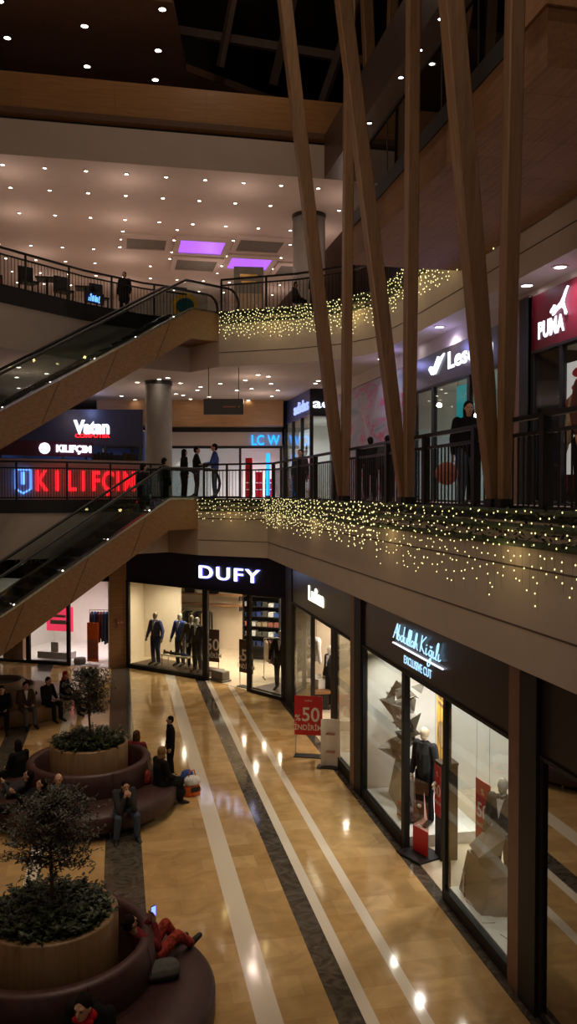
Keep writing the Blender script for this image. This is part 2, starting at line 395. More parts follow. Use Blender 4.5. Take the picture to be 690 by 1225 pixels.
for k in range(7): gb.box(4.58, 4.61, 8.93 + k * 1.24, 8.97 + k * 1.24, 11.6, 12.6)
gb.build('handrail', 'dark_metal', g)

# roof steelwork seen against the night
for i, (x0, y0, z0, x1, y1, z1) in enumerate([(3.25, 26.6, 19.6, 3.75, 25.2, 22.4), (4.95, 26.6, 19.2, 5.6, 25.2, 22.4), (6.5, 26.6, 18.6, 7.7, 25.2, 22.4), (2.0, 27.2, 20.9, 10, 25.6, 19.6), (1.8, 24, 21.6, 10, 21, 20.8)]):
    b = MB((x0, y0, z0)).bar((x0, y0, z0), (x1, y1, z1), .16, .26).build('roof_beam', 'roof_steel'); b.location = (x0, y0, z0)
    tag(b, ['dim brown roof beam nearest the dark ceiling edge at upper left', 'slanting brown roof beam behind the tallest leaning column', 'slanting brown roof beam between two timber columns', 'long crosswise roof beam in the dark skylight', 'faint crosswise roof beam nearest the top of the skylight'][i], 'roof beam')
for i, x in enumerate((3.2, 5.2, 7.2, 9.2)):
    m_ = MB((x, 30.6, 17)).bar((x, 30.6, 16.7), (x, 30.6, 22.4), .06, .08).build('skylight_mullion', 'roof_steel'); m_.location = (x, 30.6, 17)
    tag(m_, 'thin upright glazing bar behind the timber parapet', 'glazing bar', 'glazing bars behind the top parapet')
gl_ = MB((3, 30.5, 17)).box(1.8, 14, 30.5, 30.52, 16.7, 22.5).build('window_1', 'glass_dark'); gl_['kind'] = 'structure'; gl_.location = (3, 30.5, 17)

# round columns
def round_column(x, y, z0, z1, r, label):
    t = thing('round_column', label, 'column', (x, y, z0))
    MB().lathe([(0, 0), (r, 0), (r, z1 - z0 - .12), (0, z1 - z0 - .12)], n=32).build('shaft', 'concrete', t, True)
    MB().lathe([(0, z1 - z0 - .12), (r + .03, z1 - z0 - .12), (r + .03, z1 - z0), (0, z1 - z0)], n=32).build('capital', 'fascia_dark', t)
round_column(1.42, 29.3, 5.95, 10, .46, 'stout round concrete column behind the escalator landing')
round_column(6.45, 28.0, 11.6, 15.6, .55, 'round concrete column under the ceiling of the top gallery')

# leaning and upright timber columns in pairs
def tcol(base, a, b, wd, label, T=14.5):
    t = thing('timber_column', label, 'column', base)
    p = Vector((0, 0, -.1)); q = Vector((a * T, b * T, T)); h = wd / 2
    m = MB()
    n = 10
    V = []; Fc = []
    for i in range(n + 1):
        f = i / n; c = p.lerp(q, f); hh = h * (0.62 + .38 * min(1, f / .12)); k = .014
        for (sx, sy) in [(-hh + k, -hh), (hh - k, -hh), (hh, -hh + k), (hh, hh - k), (hh - k, hh), (-hh + k, hh), (-hh, hh - k), (-hh, -hh + k)]: V.append((c.x + sx, c.y + sy, c.z))
    for i in range(n):
        for k in range(8): Fc.append((i * 8 + k, i * 8 + (k + 1) % 8, (i + 1) * 8 + (k + 1) % 8, (i + 1) * 8 + k))
    Fc += [tuple(range(8))[::-1], tuple(range(n * 8, n * 8 + 8))]
    m.add(V, Fc).build('shaft', 'column_timber', t)
    MB().box(-h * .9, h * .9, -h * .9, h * .9, -.12, .06).build('base_shoe', 'dark_metal', t)
tcol((4.13, 15.1, 6.06), -.138, -.06, .22, 'leaning timber column farthest along the gallery edge')
tcol((4.13, 14.92, 6.06), -.005, -.045, .17, 'upright timber column beside the farthest leaning column')
tcol((4.13, 11.65, 6.06), -.150, -.05, .20, 'leaning timber column in the middle pair, crossing the star-lit garland')
tcol((4.13, 11.50, 6.06), -.015, -.06, .17, 'upright timber column of the middle pair')
tcol((4.13, 8.68, 6.06), -.127, -.06, .21, 'leaning timber column of the nearest pair, widest in view')
tcol((4.13, 8.46, 6.06), -.012, -.06, .165, 'upright timber column of the nearest pair, beside the red shop sign')
tcol((7.45, 23.2, 11.6), -.05, 0, .3, 'dim slanting column far up behind the terrace rail', 10)
tcol((7.45, 22.9, 11.6), .03, 0, .26, 'dim upright column far up behind the terrace rail', 10)

# ------------------------------------------------------------------ railings
def railing(name, label, E, z, h, post_step=1.6, bal=.11, midrail=None, postw=.06, lower=0):
    r = thing(name, label, 'railing', (E[0][0], E[0][1], z)); o = (E[0][0], E[0][1], z)
    tr = MB(o); mr = MB(o)
    for i in range(len(E) - 1):
        a = (*E[i], z + h); b = (*E[i + 1], z + h); tr.bar(a, b, .07, .05)
        mr.bar((*E[i], z + h - .17), (*E[i + 1], z + h - .17), .045, .04)
        mr.bar((*E[i], z + .08), (*E[i + 1], z + .08), .045, .04)
    tr.build('top_rail', 'dark_metal', r); mr.build('mid_rail', 'dark_metal', r)
    bl = MB(o)
    for p in along(E, bal): bl.box(p.x - .008, p.x + .008, p.y - .008, p.y + .008, z + .08, z + h - .17)
    bl.build('balusters', 'dark_metal', r)
    for p in along(E, post_step): MB(o).box(p.x - postw / 2, p.x + postw / 2, p.y - postw / 2, p.y + postw / 2, z, z + h).build('post', 'dark_metal', r)
    return r
railing('railing', 'black barred railing along the right second-floor walkway', [(4.2, 22.55), (4.2, 4)], 5.95, 1.02, 1.65, .12, postw=.09)
railing('railing', 'short black railing between escalator landing and gallery corner', [(2.45, 24.1), (4.2, 22.55)], 5.95, 1.02, .8, .11)
railing('railing', 'black barred railing in front of the red glowing kiosk letters', [(-8, 22.8), (-3.3, 23.45), (-1.5, 23.8), (1.35, 25.45)], 5.95, 1.06, 1.35, .075)
railing('railing', 'black railing at top left in front of the cafe', [(-8, 18.9), (-3, 23.35), (-.93, 25.3), (.8, 26.45), (2.2, 26.95)], 11.6, 1.06, 1.5, .11)
railing('railing', 'black railing above the upper star-lit garland', [(3.15, 25.6), (5.25, 24.42), (6.5, 23.3), (7.1, 22.1), (7.2, 18)], 11.6, 1.06, 1.45, .12)

# ------------------------------------------------------------------ garlands with bulbs
rnd = random.Random(7)
bulb_me = None
def bulb_mesh(r):
    m = MB().ell((0, 0, 0), r, r, r * 1.3, 6, 4); me = bpy.data.meshes.new('bulb'); me.from_pydata(m.v, [], m.f); me.materials.append(M('bulb')); return me
def garland(label, lab2, E, ztop, zb, drop, n_bulbs, outw, grp, r=.016, thick=.09, vary=1.0):
    P = along(E, .045); o = (E[0][0], E[0][1], ztop)
    g = thing('pine_garland', label, 'garland', o)
    m = MB(o)
    for p in P:
        for k in range(int(5)):
            z = rnd.uniform(zb, ztop); a = rnd.uniform(0, 2 * PI); l = rnd.uniform(.04, .10)
            c = Vector((p.x + rnd.uniform(-thick, thick) * .6 + outw[0] * .5, p.y + rnd.uniform(-thick, thick) * .6 + outw[1] * .5, z))
            d = Vector((math.cos(a), math.sin(a), rnd.uniform(-.7, .7))) * l; s_ = Vector((-d.y, d.x, .5 * l)).normalized() * .018
            m.add([c - d * .5, c + s_, c + d * .5, c - s_], [(0, 1, 2, 3)])
    m.build('sprigs', 'garland_green', g)['kind'] = 'stuff'
    mn = MB(o)
    for i in range(len(E) - 1):
        for zz in (zb + .02, (zb + ztop) / 2, ztop - .03):
            mn.tube([(E[i][0] + outw[0] * .5, E[i][1] + outw[1] * .5, zz), (E[i + 1][0] + outw[0] * .5, E[i + 1][1] + outw[1] * .5, zz)], .04 if zz != ztop - .03 else .03, 6)
    mn.build('garland_core', 'garland_green', g)
    # curtain of light strings
    c_ = thing('light_string_curtain', lab2, 'string lights', o)
    wires = MB(o); pts = []
    L = sum((Vector(E[i + 1]) - Vector(E[i])).length for i in range(len(E) - 1)); st = L / (n_bulbs / 7.5)
    for p in along(E, st):
        d = drop * rnd.uniform(.35, 1.0) * vary; x = p.x + outw[0] * 1.05; y = p.y + outw[1] * 1.05
        wires.box(x - .0007, x + .0007, y - .0007, y + .0007, zb - d, ztop)
        z = ztop - rnd.uniform(0, .09)
        while z > zb - d:
            pts.append((x + rnd.uniform(-.02, .02) * 2, y + rnd.uniform(-.012, .012), z)); z -= rnd.uniform(.07, .15)
    wires.build('wires', 'garland_green', c_)
    cp = Vector((0, 0, 6.2)); pts.sort(key=lambda q: (Vector(q) - cp).length)
    me = bulb_mesh(r)
    for q in pts[:100]:
        b = bpy.data.objects.new('bulb', me); COL.objects.link(b); b.parent = c_; b.location = Vector(q) - Vector(o)
    mm = MB(o)
    for q in pts[100:]: mm.ell(q, r, r, r * 1.3, 5, 3)
    b = mm.build('bulb_cluster', 'bulb', c_); b['kind'] = 'stuff'
ox = -.10
garland('dark pine garland along the near half of the second-floor edge', 'curtain of tiny warm lights hanging along the nearest half of the right balcony', [(4.0, 12.2), (4.0, 5.2)], 6.03, 5.66, .62, 340, (ox, 0), None, .0075)
garland('dark pine garland along the far half of the second-floor edge', 'curtain of tiny warm lights hanging along the far half of the right balcony', [(4.02, 22.5), (4.0, 12.3)], 6.03, 5.66, .45, 640, (ox, 0), None, .010)
garland('dark pine garland by the lower escalator landing', 'short curtain of warm lights above the white letters of the corner menswear shop', [(2.33, 23.97), (3.95, 22.6)], 6.0, 5.66, .34, 130, (-.06, -.08), None, .011)
garland('dark pine garland on the upper gallery edge', 'curtain of warm lights on the upper gallery beside the upper escalator', [(3.15, 25.42), (5.2, 24.25), (6.35, 23.15)], 11.66, 11.30, .60, 380, (-.06, -.08), None, .014)
garland('dark pine garland curving round the upper gallery corner', 'dense curtain of warm lights rising behind the middle timber columns', [(6.40, 23.1), (6.9, 22.1), (7.0, 20), (7.0, 14.5)], 11.68, 11.30, .70, 520, (-.08, -.03), None, .013)
for q in [(3.75, 8, 5.6), (3.75, 12, 5.6), (3.75, 17, 5.6), (3.7, 21, 5.6), (2.9, 23, 5.6)]: lamp('POINT', 'garland_glow', q, 1.6, (1, .75, .3), .05)
for q in [(4.3, 24.2, 11.2), (6.3, 22.6, 11.2), (6.6, 19, 11.2), (6.6, 16.8, 11.2)]: lamp('POINT', 'garland_glow', q, 3.2, (1, .75, .3), .05)
# ------------------------------------------------------------------ downlights
def downlight(name, r, lens, ring, label, grp):
    t = thing(name, label, 'downlight', group=grp)
    tr_ = MB().lathe([(r, 0), (r * 1.45, 0), (r * 1.45, -.015), (r, -.02)], n=14).build('trim_ring', ring, t)
    MB().lathe([(.0005, -.012), (r, -.012), (r, -.004), (.0005, -.004)], n=12).build('lens', lens, tr_)
    return t
def spread_lights(proto, spots, z):
    first = True
    for (x, y) in spots:
        o = proto if first else copy_tree(proto); first = False; o.location = (x, y, z)
rows = [(25.43, -5.5), (27.27, -5.5), (29.68, -5.5), (33.48, -5.6), (35.52, -5.6), (37.55, -5.6), (39.5, -5.6)]
sp = []
for y, x0 in rows:
    for k in range(12):
        x = -3.18 + 1.166 * (k - 1)
        if y > 30 and y < 36 and x > .3: continue
        sp.append((x, y))
sp += [(1.03, 33.2), (2.15, 33.28), (2.13, 34.23), (3.21, 33.3), (3.19, 35.16), (4.26, 36.1), (2.16, 30.44), (3.21, 31.25), (1.4, 35.52), (4.3, 31.3), (4.35, 33.4), (6.5, 31.4), (6.5, 33.2), (6.5, 34.9), (2.13, 31.7), (4.3, 34.9), (.25, 31.0), (.2, 32.0), (.15, 33.0)]
spread_lights(downlight('downlight', .055, 'lens', 'ceiling_plaster', 'small bright downlight in the rows across the top gallery ceiling', 'downlights of the top gallery ceiling'), sp, 15.6)
spread_lights(downlight('downlight', .055, 'lens_cool', 'dark_metal', 'small cold downlight in the row above the dark glass balustrade', 'downlights over the timber terrace'),
    [(6.35, 15.9), (6.35, 17.1), (6.35, 18.3), (6.35, 20.7)], 15.6)
spread_lights(downlight('downlight', .10, 'lens', 'beam_brown', 'bright spot lamp in the dark ceiling at top left', 'spot lamps at top left'),
    [(-3.17, 25.09), (-.88, 25.92), (-3.21, 27.06), (1.34, 24.58), (1.33, 26.87), (-.89, 28.33), (1.33, 28.78)], 20.05)
spread_lights(downlight('downlight', .10, 'lens_cool', 'ceiling_plaster', 'round downlight over the right-hand shop walkway', 'downlights over the right walkway'),
    [(7.35, 13.01), (7.41, 14.29), (7.3, 18.28), (7.45, 20.48), (7.2, 21.77), (7.42, 22.99), (7.35, 11), (7.4, 9)], 10.0)
sp = [(4.29, 28.29), (3.57, 29.38), (4.87, 30.55), (4.42, 31.19), (2.96, 31.39), (2.57, 33.2), (2.97, 34.49), (5.32, 29.02), (5.92, 30.88), (6.05, 32.8), (5.35, 34.45), (3.63, 33.5), (6.77, 27.94),
      (2.19, 29.5), (.71, 29.57), (1.41, 28.6), (1.68, 28.24), (.19, 33.9), (.74, 35.2), (2.26, 32.77), (2.98, 30.4), (-2.93, 26.74), (-3.24, 29.09), (-3.52, 32.12), (4.9, 27.22), (6.82, 28.6), (4.5, 26.89), (-1.9, 30.6), (-2.2, 28.0), (-.6, 31.9), (6.4, 25.2)]
spread_lights(downlight('downlight', .08, 'lens', 'ceiling_plaster', 'small downlight scattered over the second-floor concourse', 'downlights over the concourse'), sp, 10.0)

# coffers with the violet light panels
def coffer(x0, x1, y0, y1, kind, label):
    t = thing('ceiling_coffer', label, 'ceiling panel', (x0, y0, 15.6)); w_, d = x1 - x0, y1 - y0
    MB().box(-.2, w_ + .2, -.45, 0, -.06, -.001).box(-.2, w_ + .2, d, d + .15, -.06, -.001).box(-.2, 0, 0, d, -.06, -.001).box(w_, w_ + .2, 0, d, -.06, -.001).build('coffer_frame', 'ceiling_plaster', t)
    MB().box(0, w_, 0, d, -.02, -.001).build('light_panel' if kind == 'violet' else 'grey_panel', 'purple_panel' if kind == 'violet' else 'panel_grey', t)
coffer(.4, 1.85, 31.65, 33.0, 'grey', 'grey recessed ceiling panel left of the violet ones')
coffer(2.38, 4.05, 31.5, 33.2, 'violet', 'glowing violet ceiling panel, the left and larger-looking one')
coffer(2.42, 4.05, 34.15, 35.8, 'grey', 'grey recessed ceiling panel behind the left violet panel')
coffer(4.55, 6.2, 33.45, 35.1, 'violet', 'glowing violet ceiling panel nearer the round column')
coffer(4.55, 6.2, 31.0, 32.5, 'grey', 'grey recessed ceiling panel between column and left violet panel')
coffer(6.7, 8.2, 34.2, 35.8, 'grey', 'grey recessed ceiling panel beside the round column')

# ------------------------------------------------------------------ escalators
def escalator(label, P1, z1, drop, lit):
    d = Vector((-.862, -.507, 0)); n = Vector((-.507, .862, 0)); W = 1.5
    t = thing('escalator', label, 'escalator', (P1[0], P1[1], z1)); o = Vector(t.location)
    def W3(s, w_, z): return Vector((0, 0, 0)) + d * s + n * w_ + Vector((0, 0, z))
    sl = math.tan(R(30)); flat = .95; run = drop / sl
    th = 1.16
    # profile along run : landing then slope, then lower landing
    top = [(0, .02), (flat, .02), (flat + run, -drop + .02), (flat + run + 2.2, -drop + .02)]
    bot = [(0, -.82), (flat + .05, -.84), (flat + .35 + run, -drop - 1.0)]
    def side(w0, w1, name, m):
        b = MB(); q = [top[0], top[1], (flat + run, -drop + .02), (flat + run, -drop - 1.0)] + bot[::-1][1:]
        k = len(q); V = [W3(s, w0, z) for s, z in q] + [W3(s, w1, z) for s, z in q]
        b.add(V, [tuple(range(k)), tuple(range(k, 2 * k))[::-1]] + [(i, k + i, k + (i + 1) % k, (i + 1) % k) for i in range(k)])
        return b.build(name, m, t)
    side(0, .14, 'side_cladding', 'oak_cladding'); side(W - .14, W, 'side_cladding', 'oak_cladding')
    for sg in range(1, int((run + flat) / 1.75) + 1):
        s = sg * 1.75; zt = -.0 if s < flat else -(s - flat) * sl
        MB().bar(W3(s, -.003, zt - .02), W3(s + .50, -.003, zt - .02 - 1.12), .010, .010).build('panel_joint', 'near_black', t)
    b = MB()
    V = [W3(s, .14, z + .03) for s, z in bot] + [W3(s, W - .14, z + .03) for s, z in bot]
    b.add(V, [(0, 1, 4, 3), (1, 2, 5, 4)]); b.add([v + Vector((0, 0, .05)) for v in V], [(0, 3, 4, 1), (1, 4, 5, 2)])
    b.build('underside', 'beam_brown', t)
    b = MB().add([W3(0, 0, -.82), W3(0, W, -.82), W3(0, W, .0), W3(0, 0, .0), W3(.06, 0, -.82), W3(.06, W, -.82), W3(.06, W, .0), W3(.06, 0, .0)],
                 [(0, 1, 2, 3), (4, 7, 6, 5), (3, 2, 6, 7), (0, 4, 5, 1)]); b.build('end_panel', 'oak_cladding', t)
    b = MB().add([W3(0, .14, .0), W3(flat, .14, .0), W3(flat, W - .14, .0), W3(0, W - .14, .0), W3(0, .14, .02), W3(flat, .14, .02), W3(flat, W - .14, .02), W3(0, W - .14, .02)],
                 [(0, 1, 2, 3), (4, 7, 6, 5), (0, 4, 5, 1), (1, 5, 6, 2)]); b.build('comb_plate', 'step_metal', t)
    # metal deckings with small lights
    for w0 in (-.01, W - .19):
        b = MB()
        for (s0, z0), (s1, z1_) in zip(top[:-1], top[1:]):
            p = W3(s0, w0 + .1, z0 + .03); q = W3(s1, w0 + .1, z1_ + .03); b.bar(p, q, .2, .06, up=(0, 0, 1))
        b.build('decking', 'chrome', t)
    # steps
    ns = int(run / .40); me = None
    for k in range(ns):
        s = flat + .2 + k * .40; z = -(s - flat) * sl - .02
        if me is None:
            b = MB(); b.box(-.20, .20, .22, W - .22, -.22, 0)
            for c_ in range(16):
                y = .25 + c_ * (W - .5) / 15; b.box(-.20, .20, y - .012, y + .012, 0, .012)
            st = b.build('step', 'step_metal', t); me = st.data
        else:
            st = bpy.data.objects.new('step', me); COL.objects.link(st); st.parent = t
        st.rotation_euler = (0, 0, math.atan2(d.y, d.x)); p = W3(s, 0, z); st.location = p
        # mirrored across the run direction: step width lies along n (negative local y)
        st.scale = (1, -1 if Vector((-d.y, d.x)).dot(Vector((n.x, n.y))) < 0 else 1, 1)
    for w0 in (.20, W - .22):
        q = [(s, z + .05) for s, z in top]; q[0] = (-.55, .05); hh = .84
        b = MB()
        for (s0, z0), (s1, z1_) in zip(q[:-1], q[1:]):
            b.add([W3(s0, w0, z0), W3(s1, w0, z1_), W3(s1, w0, z1_ + hh), W3(s0, w0, z0 + hh), W3(s0, w0 + .012, z0), W3(s1, w0 + .012, z1_), W3(s1, w0 + .012, z1_ + hh), W3(s0, w0 + .012, z0 + hh)],
                  [(0, 1, 2, 3), (4, 7, 6, 5), (3, 2, 6, 7)])
        b.build('glass_balustrade', 'glass_rail', t)
        pts = []
        for a in range(9):
            aa = -PI / 2 + PI * a / 8; pts.append(W3(-.55 - .40 * math.cos(aa), w0 + .006, .49 + .42 * math.sin(aa)))
        pts = [W3(.2, w0 + .006, .08)] + pts + [W3(flat + .1, w0 + .006, .91), W3(flat + .6, w0 + .006, .91 - .5 * sl), W3(flat + run, w0 + .006, .91 - drop), W3(flat + run + 2, w0 + .006, .91 - drop)]
        MB().tube(pts, .04, 8).build('handrail', 'rubber', t, True)
    for k in range(6):
        s = flat + .6 + k * 1.3
        MB().ell(W3(s, .10, -(s - flat) * sl + .075), .03, .03, .012, 8, 4).build('deck_light', 'lens', t)
    return t
escalator('lower escalator with brown clad sides rising to the second floor', (2.27, 24.05), 5.95, 5.9, True)
escalator('upper escalator with brown clad sides rising to the top gallery', (3.05, 25.55), 11.60, 5.65, True)

# ------------------------------------------------------------------ storefront helper
def storefront(name, label, fr, z0, z1, zf, frame, fascia, posts, panes, plinth=.0, pd=.12):
    """posts: (x0,x1,z1) ; panes: (x0,x1, plinth height) ; z0 floor, z1 glass top, zf fascia top"""
    t = thing(name, label, 'shop front', (fr.A.x, fr.A.y, z0), fr.rz); L = fr.L
    MB().box(0, L, -.02, .12, z1 - z0, zf - z0).build('fascia', fascia, t)
    MB().box(0, L, -.05, .14, z1 - z0 - .05, z1 - z0).build('head_frame', frame, t)
    for (x0, x1) in posts: MB().box(x0, x1, -.04, .06, 0, z1 - z0 - .05).build('post', frame, t)
    for (x0, x1, ph) in panes:
        if ph: MB().box(x0, x1, -.05, .03, 0, ph).build('plinth', frame, t)
        MB().box(x0, x1, -.01, .0, ph, z1 - z0 - .05).build('glass_pane', 'glass_clear', t)
    return t
def room(fr, x0, x1, depth, z0, z1, wallm, floorm='shop_floor', nm='shop', side_l=True, side_r=True, back=True, y0=.03):
    th = .06
    def place(mb, name, m):
        o = struct(name, mb, m); o.location = (fr.A.x, fr.A.y, 0); o.rotation_euler = (0, 0, fr.rz)
    place(MB().box(x0, x1, y0, depth, z0 + .001, z0 + .012), 'floor_' + nm, floorm)
    place(MB().box(x0, x1, y0, depth, z1, z1 + th), 'ceiling_' + nm, 'shop_white')
    if back: place(MB().box(x0, x1, depth, depth + th, z0, z1), 'wall_back_' + nm, wallm)
    if side_l: place(MB().box(x0 - th, x0, y0, depth + th, z0, z1), 'wall_left_' + nm, wallm)
    if side_r: place(MB().box(x1, x1 + th, y0, depth + th, z0, z1), 'wall_right_' + nm, wallm)
def local(name, label, cat, fr, x, y, z, rz=0, group=None):
    return thing(name, label, cat, fr.w(x, y, z), fr.rz + rz, group)
def arealamp(fr, x, y, z, sx, sy, p, col=(1, .86, .68)):
    nx = max(1, round(sx / 1.1)); ny = max(1, round(sy / 1.1))
    for i in range(nx):
        for j in range(ny):
            q = fr.w(x + sx * ((i + .5) / nx - .5), y + sy * ((j + .5) / ny - .5), z); lamp('SPOT', 'shop_spot', q, p * 3.2 / (nx * ny), col, .045, spot=160)

# people and mannequins are built with this: tapered limbs fused into one skin
def capsule(mb, p0, r0, p1, r1, side=None, f0=1, f1=1, n=10):
    """elliptic tapered limb; side = direction of the wide axis, f = width factor"""
    p0 = Vector(p0); p1 = Vector(p1); d = (p1 - p0)
    L = d.length
    if L < 1e-5: d = Vector((0, 0, 1)); L = 1e-5
    d = d / L
    s = Vector(side) if side else (Vector((1, 0, 0)) if abs(d.x) < .9 else Vector((0, 1, 0)))
    a = (s - d * s.dot(d)).normalized(); b = d.cross(a)
    V = []; rings = []
    for i in range(4): th = PI / 2 * i / 4; rings.append((p0 - d * r0 * math.cos(th), r0 * math.sin(th), f0))
    rings.append((p0, r0, f0)); rings.append(((p0 + p1) / 2, (r0 + r1) / 2 * 1.02, (f0 + f1) / 2)); rings.append((p1, r1, f1))
    for i in range(3, -1, -1): th = PI / 2 * i / 4; rings.append((p1 + d * r1 * math.cos(th), r1 * math.sin(th), f1))
    for c, r, f in rings:
        r = max(r, 1e-4)
        for k in range(n):
            t_ = 2 * PI * k / n; V.append(c + a * r * f * math.cos(t_) + b * r * math.sin(t_))
    m_ = len(rings)
    Fc = [(i * n + k, i * n + (k + 1) % n, (i + 1) * n + (k + 1) % n, (i + 1) * n + k) for i in range(m_ - 1) for k in range(n)]
    Fc += [tuple(range(n))[::-1], tuple(range((m_ - 1) * n, m_ * n))]
    mb.add(V, Fc)
def fuse(o, vox):
    vox *= 1.0
    r = o.modifiers.new('fuse', 'REMESH'); r.mode = 'VOXEL'; r.voxel_size = vox; r.use_smooth_shade = True
    s = o.modifiers.new('soft', 'SMOOTH'); s.factor = .5; s.iterations = 2
def V3(*a): return Vector(a)
def base_pose(kind):
    J = {}
    if kind == 'stand':
        J = dict(hip=V3(0, 0, .93), chest=V3(0, 0, 1.28), neck=V3(0, 0, 1.47), head=V3(0, .02, 1.63), up=V3(0, 0, 1),
                 sl=V3(-.19, 0, 1.42), sr=V3(.19, 0, 1.42), el=V3(-.25, -.01, 1.13), er=V3(.25, -.01, 1.13), wl=V3(-.26, .06, .88), wr=V3(.26, .06, .88),
                 hl=V3(-.10, 0, .90), hr=V3(.10, 0, .90), kl=V3(-.11, .02, .50), kr=V3(.11, .02, .50), al=V3(-.12, -.02, .09), ar=V3(.12, -.02, .09),
                 tl=V3(-.14, .14, .035), tr=V3(.14, .14, .035), face=V3(0, 1, 0))
    elif kind == 'sit':
        J = dict(hip=V3(0, 0, .57), chest=V3(0, .02, .92), neck=V3(0, .05, 1.10), head=V3(0, .09, 1.25), up=V3(0, 0, 1),
                 sl=V3(-.19, .03, 1.05), sr=V3(.19, .03, 1.05), el=V3(-.25, .10, .78), er=V3(.25, .10, .78), wl=V3(-.13, .32, .70), wr=V3(.13, .32, .70),
                 hl=V3(-.10, .02, .55), hr=V3(.10, .02, .55), kl=V3(-.14, .45, .55), kr=V3(.14, .45, .55), al=V3(-.14, .47, .10), ar=V3(.14, .47, .10),
                 tl=V3(-.16, .62, .04), tr=V3(.16, .62, .04), face=V3(0, 1, 0))
    elif kind == 'recline':   # lying back, legs out along +y
        J = dict(hip=V3(0, .10, .56), chest=V3(0, -.20, .72), neck=V3(0, -.36, .86), head=V3(0, -.44, 1.0), up=V3(0, -.5, .85),
                 sl=V3(-.19, -.32, .82), sr=V3(.19, -.32, .82), el=V3(-.24, -.10, .68), er=V3(.24, -.10, .68), wl=V3(-.06, .08, .86), wr=V3(.06, .08, .86),
                 hl=V3(-.10, .12, .55), hr=V3(.10, .12, .55), kl=V3(-.10, .50, .72), kr=V3(.12, .54, .62), al=V3(-.10, .86, .55), ar=V3(.10, .93, .52),
                 tl=V3(-.10, .98, .66), tr=V3(.10, 1.04, .63), face=V3(0, .9, .3))
    return J
def hand(mb, w, dirv, palm_n, s=1):
    d = Vector(dirv).normalized(); n = Vector(palm_n); n = (n - d * n.dot(d)).normalized(); a = d.cross(n)
    c = Vector(w)
    capsule(mb, c, .026, c + d * .07, .030, side=a, f0=1.15, f1=1.35)
    for i, (o_, L) in enumerate([(-.030, .060), (-.010, .072), (.010, .068), (.030, .052)]):
        k = c + d * .082 + a * o_; m_ = k + d * L * .5 + n * .008; e = m_ + d * L * .42 + n * .022
        capsule(mb, k, .0105, m_, .0095, n=6); capsule(mb, m_, .0095, e, .008, n=6)
    k = c + d * .03 - a * .03; m_ = k + d * .03 - a * .025 + n * .01; capsule(mb, k, .013, m_, .011, n=6); capsule(mb, m_, .011, m_ + d * .03 + n * .012, .009, n=6)
HSC = 1.0
